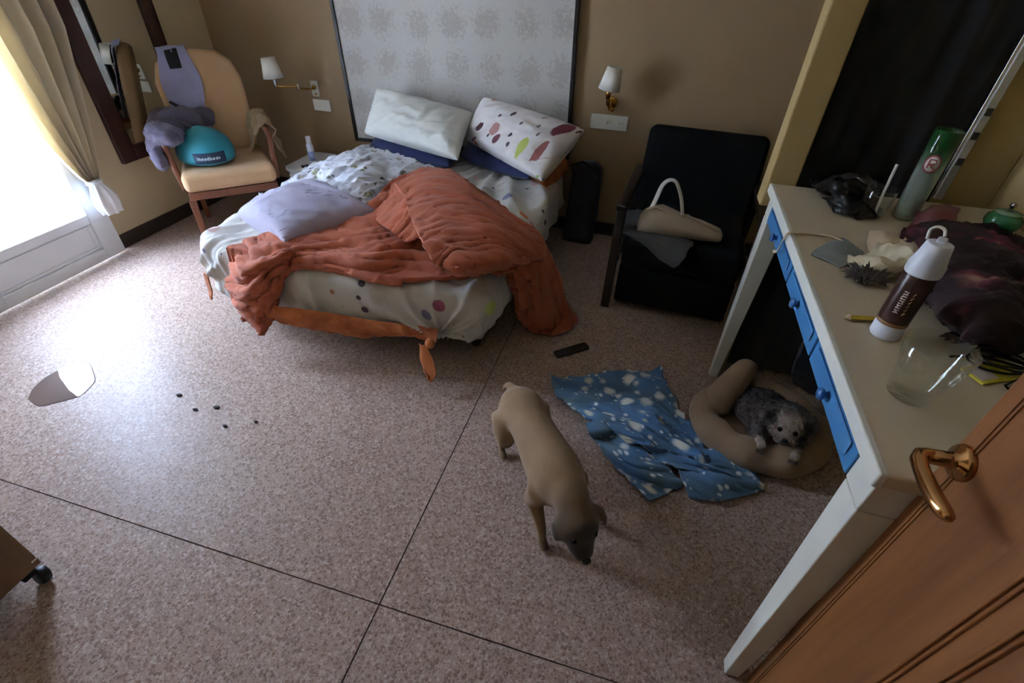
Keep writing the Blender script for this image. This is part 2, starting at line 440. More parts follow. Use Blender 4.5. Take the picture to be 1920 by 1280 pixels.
MAT['pillow_white'] = fabric('pillow_white', (216, 214, 206), .05, 300, .3)
MAT['pillow_lilac'] = dotted('pillow_lilac', (176, 169, 188), [(140, 128, 146), (104, 86, 92), (168, 158, 178)], 6, .34, 'UV', .15, (17, .26, [(120, 110, 128), (150, 140, 160)], .5), keep=.6, warp=.9)
MAT['navy_cloth'] = fabric('navy_cloth', (36, 44, 84), .2, 400, .25)
MAT['navy_dark'] = fabric('navy_dark', (36, 36, 48), .2, 400, .2)
MAT['orange_quilt'] = fabric('orange_quilt', (184, 98, 66), .08, 500, .25, c2=(164, 84, 56))
MAT['orange_hem'] = fabric('orange_hem', (200, 118, 66), .1, 400, .35, c2=(164, 88, 50), scale=14)
MAT['mattress'] = fabric('mattress', (222, 218, 208), .04)
MAT['bed_base'] = fabric('bed_base', (84, 74, 66), .1)
MAT['upholstery'] = fabric('upholstery', (204, 164, 122), .06, 300, .15)
MAT['lilac_garment'] = fabric('lilac_garment', (164, 162, 196), .1)
MAT['purple_clothes'] = fabric('purple_clothes', (92, 84, 100), .22)
MAT['teal_bag'] = fabric('teal_bag', (32, 136, 150), .1, 300, .12, rough=.6)
MAT['label_navy'] = plain('label_navy', (30, 46, 72), .7)
MAT['label_print'] = plain('label_print', (188, 200, 208), .7)
MAT['beige_garment'] = fabric('beige_garment', (158, 132, 98), .15)
MAT['black_strap'] = fabric('black_strap', (28, 28, 34), .1)
MAT['armchair_black'] = fabric('armchair_black', (14, 14, 17), .15, 300, .15, sheen=0)
MAT['armchair_black'].node_tree.nodes['Principled BSDF'].inputs['Specular IOR Level'].default_value = .15
MAT['tote_beige'] = fabric('tote_beige', (176, 156, 132), .06, 350, .2)
MAT['tote_strap'] = fabric('tote_strap', (206, 200, 190), .04)
MAT['charcoal_cloth'] = fabric('charcoal_cloth', (58, 56, 54), .2)
MAT['blanket_blue'] = dotted('blanket_blue', (86, 130, 176), [(216, 214, 206), (226, 222, 210), (196, 200, 196), (208, 204, 180)], 14, .40, 'UV', .2, (34, .34, [(206, 210, 214), (226, 226, 224)], .3), base2=(88, 112, 124), keep=.7, warp=.22)
MAT['pet_bed'] = fabric('pet_bed', (150, 122, 96), .12, 120, .6)
def tan_dog():
    t = NT('tan_fur')
    g = t.noise(9, detail=5)
    c = t.ramp(g, [(.3, lin((136, 106, 74))), (.7, lin((158, 126, 92)))])
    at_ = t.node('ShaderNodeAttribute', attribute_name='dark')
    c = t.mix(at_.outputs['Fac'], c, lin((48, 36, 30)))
    t.col(c); t.set(Roughness=.8, Sheen_Weight=.2)
    t.bump(t.noise(1.0, t.mapping((60, 300, 300)), detail=3), .3, .004); return t.m
def grey_dog():
    t = NT('grey_fur')
    c = t.ramp(t.noise(24, detail=5), [(.3, lin((66, 58, 56))), (.7, lin((112, 100, 96)))])
    at_ = t.node('ShaderNodeAttribute', attribute_name='pale')
    c = t.mix(at_.outputs['Fac'], c, lin((190, 168, 154)))
    at2 = t.node('ShaderNodeAttribute', attribute_name='dark')
    c = t.mix(at2.outputs['Fac'], c, lin((42, 37, 38)))
    t.col(c); t.set(Roughness=.9, Sheen_Weight=.2)
    t.bump(t.noise(130, detail=4), .7, .008); return t.m
MAT['tan_fur'] = tan_dog(); MAT['grey_fur'] = grey_dog()
MAT['eye'] = plain('eye', (14, 10, 9), .1)
MAT['desk_white'] = plain('desk_white', (228, 226, 216), .4, var=.04, bump=.05, bscale=30)
MAT['desk_top'] = plain('desk_top', (212, 196, 168), .42, var=.05, scale=3)
MAT['desk_blue'] = plain('desk_blue', (70, 132, 188), .4, var=.06, scale=10)
MAT['desk_knob'] = plain('desk_knob', (60, 112, 170), .35)
MAT['black_panel'] = fabric('black_panel', (26, 26, 30), .08, 200, .05)
MAT['black_bag'] = plain('black_bag', (26, 26, 28), .3, var=.2)
MAT['cream_lace'] = fabric('cream_lace', (220, 206, 176), .12, 250, .4, c2=(190, 172, 140))
MAT['tan_satin'] = fabric('tan_satin', (206, 180, 146), .06, rough=.5)
MAT['grey_satin'] = fabric('grey_satin', (118, 124, 118), .08, rough=.5)
MAT['fluffy_grey'] = fabric('fluffy_grey', (110, 96, 88), .25, 120, .8, c2=(64, 54, 52))
def maroon():
    t = NT('maroon_scarf')
    n = t.noise(9, detail=5, rough=.6)
    c = t.ramp(n, [(.36, lin((30, 20, 24))), (.50, lin((62, 26, 38))), (.60, lin((118, 36, 58))), (.70, lin((160, 118, 100)))])
    big = t.ramp(t.noise(5.5, detail=2), [(.48, (0, 0, 0, 1)), (.62, (1, 1, 1, 1))])
    t.col(t.mix(big, lin((44, 26, 30)), c)); t.set(Roughness=.9); t.bump(t.noise(60, detail=5), .4, .008); return t.m
MAT['maroon_scarf'] = maroon()
MAT['red_cloth'] = fabric('red_cloth', (134, 66, 70), .15)
MAT['can_brown'] = plain('can_brown', (62, 38, 34), .28, var=.1)
MAT['can_gold'] = plain('can_gold', (150, 112, 78), .4, var=.2, scale=60)
MAT['can_print'] = plain('can_print', (216, 200, 196), .5)
MAT['pencil_yellow'] = plain('pencil_yellow', (204, 170, 40), .5)
MAT['yellow_pack'] = plain('yellow_pack', (206, 188, 50), .5, var=.2, scale=40)
def bottle_mat():
    m = glassy('bottle_glass', (.72, .80, .72, 1), 1.0); t = m.node_tree
    tr = [n for n in t.nodes if n.type == 'BSDF_TRANSPARENT'][0]
    tc = t.nodes.new('ShaderNodeTexCoord'); sp = t.nodes.new('ShaderNodeSeparateXYZ'); rp = t.nodes.new('ShaderNodeValToRGB')
    mr = t.nodes.new('ShaderNodeMapRange'); mr.inputs[2].default_value = .27
    t.links.new(tc.outputs['Object'], sp.inputs[0]); t.links.new(sp.outputs[2], mr.inputs[0]); t.links.new(mr.outputs[0], rp.inputs[0]); t.links.new(rp.outputs[0], tr.inputs[0])
    e = rp.color_ramp.elements; e[0].position = .55; e[0].color = (.78, .84, .78, 1); e[1].position = .82; e[1].color = (.05, .34, .10, 1)
    return m
MAT['bottle_glass'] = bottle_mat()
nt_ = MAT['bottle_glass'].node_tree; om_ = [n for n in nt_.nodes if n.type == 'OUTPUT_MATERIAL'][0]; src_ = om_.inputs[0].links[0].from_socket
df_ = nt_.nodes.new('ShaderNodeBsdfDiffuse'); mx_ = nt_.nodes.new('ShaderNodeMixShader'); mx_.inputs[0].default_value = .16
nt_.links.new([n for n in nt_.nodes if n.type == 'VALTORGB'][0].outputs[0], df_.inputs[0])
nt_.links.new(src_, mx_.inputs[1]); nt_.links.new(df_.outputs[0], mx_.inputs[2]); nt_.links.new(mx_.outputs[0], om_.inputs[0])
MAT['emblem_red'] = plain('emblem_red', (176, 78, 84), .5)
MAT['emblem_white'] = plain('emblem_white', (226, 214, 210), .5)
MAT['green_glaze'] = plain('green_glaze', (64, 136, 92), .15, var=.25, scale=30, coat=.5)
MAT['green_pale'] = plain('green_pale', (150, 186, 150), .2)
MAT['crumb'] = plain('crumb', (66, 60, 60), .9)
MAT['water'] = None
t = NT('puddle_water'); t.col(lin((120, 100, 92))); t.set(Roughness=.02, Specular_IOR_Level=1.0, Coat_Weight=1.0, Coat_Roughness=.01, IOR=1.5); MAT['water'] = t.m
MAT['spray_white'] = plain('spray_white', (222, 222, 230), .35)
MAT['spray_blue'] = plain('spray_blue', (140, 150, 190), .4, var=.3, scale=50)
# ------------------------------------------------------------------ the room
XL, YB, XR, YF, ZC = -3.08, 3.22, 1.15, -0.25, 2.5
fl = struct(MB().box(XL - .02, XR + .02, YF - 1.3, YB + .02, -.12, -.006).build('floor', 'grout'))
fl['label'] = 'speckled pinkish grey terrazzo floor with dark joints'
for (x0, x1) in ((XL - .02, -.5145), (-.5115, XR + .02)):
    for (y0, y1) in ((YF - 1.3, .5237), (.5263, YB + .02)):
        MB().box(x0, x1, y0, y1, -.0055, 0).build('floor_slab', 'terrazzo', fl, bevel=.0015, bseg=1)
struct(MB().box(XL - .2, XR + .2, YB, YB + .15, 0, ZC).build('wall_back', 'paint_brown'))
DY0, DY1, DZ = 1.22, 1.99, 2.14                                       # balcony door opening in the left wall
lw = MB().box(XL - .16, XL, YF - .15, DY0, 0, ZC); lw.box(XL - .16, XL, DY1, YB, 0, ZC); lw.box(XL - .16, XL, DY0, DY1, DZ, ZC)
struct(lw.build('wall_left', 'paint_beige'))
struct(MB().box(XR, XR + .15, YF - 1.3, YB, 0, ZC).build('wall_right', 'paint_yellow'))
fw = MB().box(XL - .16, -.40, YF - .12, YF, 0, ZC); fw.box(.56, XR, YF - .12, YF, 0, ZC); fw.box(-.40, .56, YF - .12, YF, 2.08, ZC)
struct(fw.build('wall_front', 'paint_beige'))
cw = MB().box(-1.2, XR, YF - 1.45, YF - 1.3, 0, ZC); cw.box(-1.35, -1.2, YF - 1.45, YF - .12, 0, ZC)
struct(cw.build('wall_corridor', 'paint_beige'))
struct(MB().box(XL - .2, XR + .2, YF - 1.5, YB + .2, ZC, ZC + .1).build('ceiling', 'paint_white'))
pw = MB().box(.425, .525, 1.935, 2.02, .80, ZC); pw.box(.49, .525, 1.935, 2.02, 0, .80); pw.box(.525, XR, 1.99, 2.02, 0, ZC)
struct(pw.build('wall_partition', 'paint_yellow', bevel=.008))
bb = MB().box(XL, XL + .014, DY1 + .01, YB, 0, .085)
struct(bb.build('baseboard_left', 'baseboard_dark', bevel=.003))
struct(MB().box(XL + .014, .9, YB - .014, YB, 0, .085).build('baseboard_back', 'baseboard_dark', bevel=.003))
struct(MB().box(XL, XL + .014, YF, DY0 - .01, 0, .085).build('baseboard_window_side', 'baseboard_dark', bevel=.003))
struct(MB().box(-6.2, XL - .16, -2.5, 6.5, -.15, -.03).build('terrace_floor', 'terrace'))
struct(MB().box(-6.4, -6.2, -2.5, 6.5, -.15, 1.0).build('terrace_parapet', 'terrace'))

nb = thing('sky_block_house', 'plain white house added out of view to hold back low daylight', 'building', (-10, 1.6, -3.0))  # unseen house, added to block low sky light through the balcony door
MB().box(-12, -9.2, -9, 13, -3.0, 4.3).build('house_wall', 'paint_white', nb, world=True)
MB().box(-12.2, -9.0, -9.2, 13.2, 4.3, 4.5).build('roof_slab', 'terrace', nb, world=True)
for k in range(6):
    for z in (-1.6, 1.4):
        w_ = MB().box(-9.22, -9.17, -7.5 + k * 3.4, -6.3 + k * 3.4, z, z + 1.5).build('house_window', 'white_gloss', nb, world=True)
        MB().box(-9.18, -9.16, -7.4 + k * 3.4, -6.4 + k * 3.4, z + .1, z + 1.4).build('pane', 'plastic_dark_hole', w_, world=True)

# balcony door: white frame, solid lower panel, glass above
dr = thing('window_1', 'white glazed balcony door with a solid lower panel', None, (XL, (DY0 + DY1) / 2, 0), kind='structure')
def wpart(mb, name, mat='white_gloss', par=None, **k): return mb.build(name, mat, par or dr, world=True, **k)
XD0, XD1 = XL + .005, XL + .055
wpart(MB().box(XD0, XD1, DY0, DY0 + .075, .01, DZ - .02), 'stile', bevel=.004)
wpart(MB().box(XD0, XD1, DY1 - .125, DY1 - .01, .01, DZ - .02), 'stile', bevel=.004)
wpart(MB().box(XD0, XD1, DY0 + .075, DY1 - .125, .01, .075), 'rail', bevel=.004)
wpart(MB().box(XD0, XD1, DY0 + .075, DY1 - .125, .235, .285), 'rail', bevel=.004)
wpart(MB().box(XD0, XD1, DY0 + .075, DY1 - .125, DZ - .10, DZ - .02), 'rail', bevel=.004)
pn = wpart(MB().box(XD0 + .015, XD1 - .016, DY0 + .07, DY1 - .12, .07, .24), 'lower_panel')
ml = MB(); y0, y1 = DY0 + .09, DY1 - .14
for b in ((y0, y1, .085, .095), (y0, y1, .215, .225), (y0, y0 + .01, .095, .215), (y1 - .01, y1, .095, .215)):
    ml.box(XD1 - .016, XD1 - .010, *b)
wpart(ml, 'panel_bead', par=pn, bevel=.002)
wpart(MB().box(XD0 + .02, XD0 + .026, DY0 + .07, DY1 - .12, .28, DZ - .09), 'glass_pane', 'window_glass')
jm = MB().box(XL - .16, XL + .01, DY0 - .012, DY0 + .004, 0, DZ); jm.box(XL - .16, XL + .01, DY1 - .004, DY1 + .012, 0, DZ); jm.box(XL - .16, XL + .01, DY0, DY1, DZ - .008, DZ + .01)
wpart(jm, 'jamb')
# terrace balustrade outside
bl = thing('balustrade', 'pale metal balustrade outside the balcony door', 'railing', (-4.6, 1.6, -.03))
for z in (.12, 1.0): MB().box(-4.62, -4.58, -.6, 3.8, z - .02, z + .02).build('rail', 'white_gloss', bl, world=True)
for i in range(12):
    y = -.5 + i * .38; MB().box(-4.615, -4.585, y - .02, y + .02, -.03, 1.0).build('baluster', 'white_gloss', bl, world=True)

# wooden room door, opened inwards along the desk end
dx0, dx1, dy0, dy1 = .512, .552, -.20, .632
dd = thing('door_1', 'orange-brown wooden door standing open beside the desk', None, (dx0, dy0, 0), kind='structure')
MB().box(dx0, dx1, dy0, dy1, .008, 2.04).build('leaf', 'door_wood', dd, world=True, bevel=.004)
mo = MB()
for k, (i, w) in enumerate(((0, .006), (.011, .004), (.045, .006), (.056, .004))):
    y_0, y_1, z_0, z_1 = -.10 + i, .436 - i, .14 + i, 1.88 - i
    for b in ((y_0, y_1, z_0, z_0 + w), (y_0, y_1, z_1 - w, z_1), (y_0, y_0 + w, z_0, z_1), (y_1 - w, y_1, z_0, z_1)):
        mo.box(dx0 - .0045, dx0 + .002, *b)
mo.build('panel_moulding', 'door_wood', dd, world=True, bevel=.002)
mo = MB()
for i, w in ((.028, .003), (.036, .002)): mo.box(dx0 - .0022, dx0 + .001, dy1 - i - w, dy1 - i, .01, 2.03)
mo.build('edge_bead', 'door_wood', dd, world=True)
hd = MB(); hy, hz = .601, .954
rot = Matrix.Rotation(R(-90), 3, 'Y')
hd.lathe([(.0, -.001), (.027, -.001), (.0275, .005), (.024, .010), (.015, .013), (.012, .02), (.011, .046)], (dx0, hy, hz), 28, rot)
ros = hd.build('handle_rose', 'bronze', dd, world=True, smooth=True)
lv = MB().tube([(dx0 - .030, hy, hz), (dx0 - .046, hy, hz + .001), (dx0 - .056, hy - .003, hz + .001), (dx0 - .061, hy - .012, hz), (dx0 - .062, hy - .03, hz - .002), (dx0 - .061, hy - .055, hz - .004), (dx0 - .06, hy - .08, hz - .004), (dx0 - .058, hy - .098, hz - .002), (dx0 - .057, hy - .108, hz), (dx0 - .0565, hy - .112, hz)],
               [.0105, .0105, .0108, .0108, .0105, .0112, .0118, .0105, .0075, .003], 18)
lv.build('lever', 'bronze', ros, world=True, smooth=True)
# ------------------------------------------------------------------ bed
BX0, BX1, BY0, BY1, BZ = -1.985, -.50, 1.555, 3.165, .45
bcx, bcy, ba, bb_ = (BX0 + BX1) / 2, (BY0 + BY1) / 2, (BX1 - BX0) / 2, (BY1 - BY0) / 2
bed = thing('bed', 'low double bed on short dark legs against the patterned panel', 'bed', (bcx, bcy, 0))
MB().prism(rrect(bcx, bcy, ba - .06, bb_ - .05, .06), .15, .22).build('bed_base', 'bed_base', bed, world=True, bevel=.008)
MB().prism(rrect(bcx, bcy, ba - .03, bb_ - .03, .09), .222, BZ - .025).build('mattress', 'mattress', bed, world=True, bevel=.03, bseg=3)
for x in (BX0 + .14, BX1 - .15):
    for y in (BY0 + .22, BY1 - .15):
        MB().lathe([(.0001, 0), (.022, 0), (.026, .02), (.03, .155), (.0001, .155)], (x, y, 0), 14).build('leg', 'dark_wood', bed, world=True, smooth=True)

KN = V((-.745, 1.478, .215))                                          # where the sheet corner is knotted at the foot
def sheet_rings():
    rings = [(-1.0, BZ)] + [(-.99 + .0265 * k, BZ) for k in range(35)] + [(-.05, BZ - .003), (-.035, BZ - .007), (-.022, BZ - .014), (-.012, BZ - .023), (-.004, BZ - .034), (.001, BZ - .046)] + [(.003 + .009 * math.sin(math.pi * k / 20), BZ - .06 - .0088 * k) for k in range(20)] + [(-.008, BZ - .242), (-.03, BZ - .255)]
    N = 900; rows = []
    for (off, z) in rings:
        row = []
        for k in range(N):
            a0 = 2 * math.pi * (k + .5) / N
            dx, dy = math.cos(a0), math.sin(a0)
            # superellipse perimeter
            e = 13.0
            rr = 1 / ((abs(dx) ** e + abs(dy) ** e) ** (1 / e))
            fx, fy = dx * rr, dy * rr
            sc = 1 + off if off < -.05 else 1
            ax, ay = ba + (off if off >= -.05 else off * ba), bb_ + (off if off >= -.05 else off * bb_)
            x, y, zz = bcx + fx * ax, bcy + fy * ay, z
            edge = max(abs(fx), abs(fy)) * (max(0, 1 + off / .6) if off < 0 else 1)
            front = max(0, -fy) ** 6
            bul = (1 - min(1, (fx * 1.02) ** 2))
            y -= front * bul * .05 * edge
            side = max(0, min(1, (BZ - z) / .2))
            zz -= side * front * bul * .05
            p = V((x, y, zz)); n = V((fx * (abs(fx) > .93), fy * (abs(fy) > .93), 0))
            if n.length > 0: n.normalize()
            nn = (V((0, 0, 1)) * (1 - side) + n * side)
            d = .012 * wrinkle((x + .3 * z) * 1.6, y * 1.6, 3, .9, 2.0)
            d += .018 * max(0, min(1, (-1.55 - x) / .2)) * wrinkle(x * 2.2, y * 2.2 - z, 6, .5, 2.2)
            if x > -1.2 and y > 2.2:                                    # pulled folds fanning out under the right pillow
                q = math.atan2(y - 3.15, x + .95); d += .026 * (1 - 2 * abs(math.sin(q * 11 + 1.5 * noise.noise(V((x * 3, y * 3, 5)))))) * min(1, (3.2 - y) * 1.3) * (1 - side)
            per = (x if abs(fy) > abs(fx) else y)
            d += side * .024 * ((1 - 2 * abs(math.sin(per * 13 + 2.5 * noise.noise(V((per * 4, z * 3, 2))) + z * 6))) * .5 + .5 * noise.noise(V((per * 18, z * 4, 9))))
            for kp, am, kf in ((KN, .075, 6), (V((-1.965, 1.575, .24)), .05, 5)):    # folds drawn together at the knotted corners
                w = p - kp; dist = w.length
                if dist < .7:
                    hz_ = w.x - w.y if kp.x < -1.5 else w.x
                    th = math.atan2(w.z + .02, hz_) + .25 * noise.noise(V((w.x * 6, w.z * 6, 4)))
                    d += am * math.exp(-dist / .26) * (.55 - abs(math.sin(th * kf))) * min(1, dist / .1) - .03 * math.exp(-dist / .06)
            row.append(p + nn * d)
        rows.append(row)
    c = V((bcx, bcy, BZ)); rows[0] = [c + (p - c) * .02 for p in rows[1]]
    return rows
sh = MB().grid(sheet_rings(), closed_v=True)
sheet = sh.build('fitted_sheet', 'sheet_dots', smooth=True, origin=True)
tag(sheet, 'cream dotted sheet pulled over the mattress and knotted at the foot', 'bed sheet')
def sub(mb, name, mat, par, **k):
    off = par.location.copy(); rt = par
    while rt.parent: rt = rt.parent; off = rt.location.copy()
    mb.v = [v - off for v in mb.v]
    return mb.build(name, mat, par, **k)
hem = MB()
top = [at(440, 575, .25), at(500, 592, .235), at(600, 605, .225), at(700, 622, .215), at(780, 632, .205), KN + V((.02, .01, .0))]
bot = [at(445, 584, .21), at(505, 606, .18), at(600, 626, .16), at(700, 637, .155), at(780, 637, .18), KN + V((.02, .0, -.012))]
cloth(hem, [[t + V((0, .03, .04)) for t in top], [t + V((0, .010, .010)) for t in top], [(t + b) / 2 + V((0, .006, 0)) for t, b in zip(top, bot)], [b + V((0, .012, .004)) for b in bot]], 28, 120, .016, 8, 1.2, 2, freq=2.2)
sub(hem, 'orange_underside', 'orange_hem', sheet, smooth=True, solid=.003)
kn = MB().ball(KN + V((0, -.012, -.005)), (.022, .02, .024), 16, 10)
sub(kn, 'corner_knot', 'orange_hem', sheet, smooth=True)
tl = MB(); a, b_ = at(792, 645, .18), at(806, 710, .075)
cloth(tl, [[a + V((-.012, 0, 0)), a + V((0, -.008, 0)), a + V((.014, 0, 0))], [(a + b_) / 2 + V((-.022, .0, 0)), (a + b_) / 2 + V((0, -.02, 0)), (a + b_) / 2 + V((.032, .005, .01))], [b_ + V((-.012, 0, .03)), b_ + V((.004, -.012, .0)), b_ + V((.03, 0, .03))], [b_ + V((-.004, 0, .004)), b_ + V((.006, -.004, -.012)), b_ + V((.016, 0, .0))]], 26, 14, .008, 5, 1.5, 2)
sub(tl, 'knot_tail', 'orange_hem', sheet, smooth=True, solid=.006)
tl = MB(); a, b_ = V((-1.945, 1.578, .27)), V((-1.948, 1.555, .13))
cloth(tl, [[a + V((-.012, -.01, 0)), a + V((.012, -.012, 0))], [(a + b_) / 2 + V((-.014, -.01, 0)), (a + b_) / 2 + V((.012, -.015, 0))], [b_ + V((-.01, -.01, 0)), b_ + V((.008, -.012, .01))]], 16, 8, .008, 15, 1.5, 2)
sub(tl, 'knot_tail', 'orange_hem', sheet, smooth=True, solid=.006)
fp = MB()
cloth(fp, [[at(830, 520, .452), at(900, 505, .455), at(945, 490, .458)], [at(870, 540, .43), at(915, 530, .43), at(950, 510, .43)], [at(900, 562, .37), at(920, 565, .34), at(938, 540, .36)], [at(914, 580, .32), at(920, 583, .31), at(926, 578, .32)]], 22, 22, .014, 22, 1.2)
sub(fp, 'hanging_corner', 'sheet_dots', sheet, smooth=True, solid=.004)

# quilt --------------------------------------------------------------------
def A(*t): return at(*t)
q = MB()
def bedz(x, y):
    if BX0 < x < BX1 + .01 and BY0 - .03 < y < BY1: return BZ + .012
    return .006
base = [
 [A(446, 478, .42), A(432, 520, .33), A(437, 560, .25), A(458, 598, .18)],
 [A(470, 452, .48), A(462, 500, .43), A(468, 560, .31), A(490, 626, .15)],
 [A(510, 440, .50), A(515, 480, .49), A(530, 500, .45), A(506, 612, .17)],
 [A(560, 432, .50), A(562, 462, .50), A(556, 484, .47), A(545, 508, .435)],
 [A(630, 415, .51), A(635, 450, .51), A(630, 485, .485), A(620, 505, .46)],
 [A(690, 385, .54), A(700, 435, .53), A(700, 485, .51), A(690, 528, .44)],
 [A(740, 340, .60), A(760, 400, 0.515), A(775, 465, 0.505), A(755, 540, 0.420)],
 [A(820, 325, .63), A(850, 390, 0.530), A(850, 470, 0.505), A(830, 528, .45)],
 [A(900, 375, .58), A(930, 430, 0.530), A(925, 485, 0.500), A(905, 512, .475)],
 [A(960, 405, .53), A(992, 450, .50), A(985, 495, .45), A(935, 520, .44)],
 [A(1003, 450, .45), A(1032, 500, .36), A(1015, 560, .26), A(960, 545, .33)],
 [A(1036, 510, .31), A(1058, 570, .15), A(1038, 605, .07), A(970, 590, .14)],
 [A(1066, 590, .05), A(1075, 608, .03), A(1035, 628, .02), A(985, 612, .035)],
]
cloth(q, base, 230, 70, .028, 11, .45, 2.4, bedz, .3, 1.1)
quilt = q.build('quilt', 'orange_quilt', smooth=True, solid=.022, offs=0, origin=True)
tag(quilt, 'rust orange quilt crumpled across the bed and trailing to the floor', 'quilt')
q = MB()
cloth(q, [
 [A(742, 352, 0.630), A(790, 322, .655), A(838, 322, .65), A(862, 345, .60)],
 [A(762, 372, 0.645), A(800, 352, .68), A(862, 345, .68), A(905, 372, .60)],
 [A(768, 400, 0.650), A(820, 390, .675), A(900, 385, .665), A(960, 405, .585)],
 [A(785, 440, 0.645), A(840, 430, .66), A(930, 420, .645), A(1005, 438, .54)],
 [A(805, 478, 0.630), A(850, 470, .64), A(940, 458, .62), A(1018, 462, .50)],
 [A(830, 502, 0.580), A(870, 502, 0.605), A(945, 488, 0.585), A(1012, 480, .475)],
 [A(842, 508, .515), A(872, 512, .52), A(940, 497, .515), A(1000, 482, .465)]], 130, 100, .019, 21, 1.0, 2.2, bedz, .4, 1.1)
sub(q, 'folded_flap', 'orange_quilt', quilt, smooth=True, solid=.03, offs=0)
q = MB()
cloth(q, [[A(700, 410, .53), A(730, 365, .58), A(745, 338, .60)], [A(720, 425, .555), A(755, 385, .615), A(775, 345, .64)], [A(742, 440, .55), A(780, 410, .61), A(800, 360, .65)], [A(760, 455, .53), A(795, 440, .58), A(830, 400, .63)]], 50, 56, .024, 27, .9, 2.2, bedz, .4, 1.0)
sub(q, 'bunched_edge', 'orange_quilt', quilt, smooth=True, solid=.02, offs=0)

# crumpled white top sheet near the nightstand
q = MB()
cloth(q, [
 [A(490, 372, .47), A(548, 340, .475), A(590, 312, .47), A(640, 292, .50), A(690, 272, .47)],
 [A(500, 385, .48), A(560, 345, .52), A(615, 318, .55), A(665, 296, .56), A(715, 285, .50)],
 [A(560, 400, .48), A(600, 362, .53), A(645, 335, .56), A(690, 312, .57), A(760, 300, .51)],
 [A(620, 405, .48), A(655, 378, .52), A(690, 350, .54), A(735, 330, .54), A(805, 315, .50)],
 [A(680, 400, .47), A(705, 380, .49), A(735, 355, .50), A(780, 340, .50), A(850, 325, .475)]], 110, 110, .045, 41, .9, 1.5, lambda x, y: BZ + .014 if x > BX0 and y < BY1 else .3, .25, 1.1)
o = q.build('top_sheet', 'sheet_leaf', smooth=True, solid=.004, origin=True); tag(o, 'crumpled white leaf-patterned sheet bunched at the left of the bed', 'bed sheet')
q = pillow(MB(), [A(446, 402, .52), A(534, 456, .515), A(712, 404, .525), A(590, 346, .545)], .20, 51, 50, .018, .03, (0, 0, 1), .30, 2.2)
o = q.build('pillow', 'pillow_lilac', smooth=True, origin=True, weld=True); tag(o, 'flat lilac printed pillow lying at the foot half of the bed', 'pillow')
# navy bedding below, pillows above
q = pillow(MB(), [A(694, 272, .50), A(842, 312, .495), A(850, 300, .49) + V((.0, .12, .0)), A(700, 258, .49) + V((0, .02, 0))], .13, 61, 24, .015, .04, (0, 0, 1))
o = q.build('pillow', 'navy_cloth', smooth=True, origin=True, weld=True); tag(o, 'dark navy pillow squashed under the plain white pillow', 'pillow')
q = pillow(MB(), [A(864, 292, .505), A(992, 334, .50), A(1010, 300, .50) + V((.0, .08, .02)), A(880, 262, .50) + V((0, .0, .02))], .14, 64, 24, .02, .04, (0, 0, 1))
o = q.build('pillow', 'navy_cloth', smooth=True, origin=True, weld=True); tag(o, 'dark navy pillow squashed under the spotted pillow', 'pillow')
q = pillow(MB(), [A(684, 250, .58), A(858, 300, .57), aty(886, 212, 3.05), aty(708, 166, 3.05)], .19, 71, 60, .016, .04, (0, -1, .6), .33, 2.6)
o = q.build('pillow', 'pillow_white', smooth=True, origin=True, weld=True); tag(o, 'plain white pillow leaning on the patterned panel', 'pillow')
pq_ = ((874, 262), (1016, 340), (1096, 244), (908, 184))
pc_ = [A(874, 262, .585), A(1016, 340, .545), aty(1096, 244, 2.98), aty(908, 184, 3.02)]
Lu_, Lv_ = (pc_[1] - pc_[0]).length, (pc_[3] - pc_[0]).length
spot_list = []
for (px, py, pr, cl) in ((1032, 273, 18, (118, 42, 62)), (980, 287, 10, (190, 200, 104)), (944, 228, 13, (176, 128, 124)), (944, 256, 8, (116, 60, 72)), (966, 254, 4, (70, 50, 66)), (933, 242, 3.5, (70, 50, 66)),
                         (999, 312, 9, (160, 96, 92)), (1058, 278, 5, (70, 44, 56)), (1070, 242, 6, (160, 176, 110)), (922, 209, 10, (78, 36, 44)), (974, 207, 6, (66, 40, 44)), (1005, 247, 4, (130, 116, 120)),
                         (1003, 268, 3.5, (120, 104, 110)), (1045, 245, 5, (150, 150, 150)), (900, 258, 9, (200, 128, 96)), (955, 205, 4, (96, 60, 66)), (1018, 225, 5, (140, 120, 116)), (985, 232, 3.5, (110, 90, 96)), (960, 275, 3, (90, 70, 80)), (1040, 305, 5, (120, 74, 78)), (1075, 268, 5, (104, 56, 64)), (905, 232, 6, (120, 60, 64))):
    kk_ = 1.0; px0, py0 = px, py
    for it in range(4):                                                 # invert the pillow's bulging bilinear patch
        px, py = px0 - 6 * kk_, py0 + 30 * kk_; u_ = v_ = .5
        for _ in range(30):
            cand = [(u_ + du, v_ + dv) for du in (-.04, -.01, 0, .01, .04) for dv in (-.04, -.01, 0, .01, .04)]
            def err(k): 
                w_ = ((1 - k[0]) * (1 - k[1]), k[0] * (1 - k[1]), k[0] * k[1], (1 - k[0]) * k[1])
                return (sum(a_ * q_[0] for a_, q_ in zip(w_, pq_)) - px) ** 2 + (sum(a_ * q_[1] for a_, q_ in zip(w_, pq_)) - py) ** 2
            u_, v_ = min(cand, key=err)
        kk_ = .5 * kk_ + .5 * max(0, (1 - (2 * u_ - 1) ** 2) * (1 - (2 * v_ - 1) ** 2)) ** .36
    spot_list.append((u_ * Lu_, v_ * Lv_, pr * .0031, cl))
MAT['pillow_dots'] = spots('pillow_dots', (228, 222, 218), spot_list, (216, 208, 206))
q = pillow(MB(), pc_, .20, 75, 60, .018, .0, (0, -1, .6), .32, 2.4)
o = q.build('pillow', 'pillow_dots', smooth=True, origin=True, weld=True); tag(o, 'white pillow with maroon and green spots beside the white pillow', 'pillow')
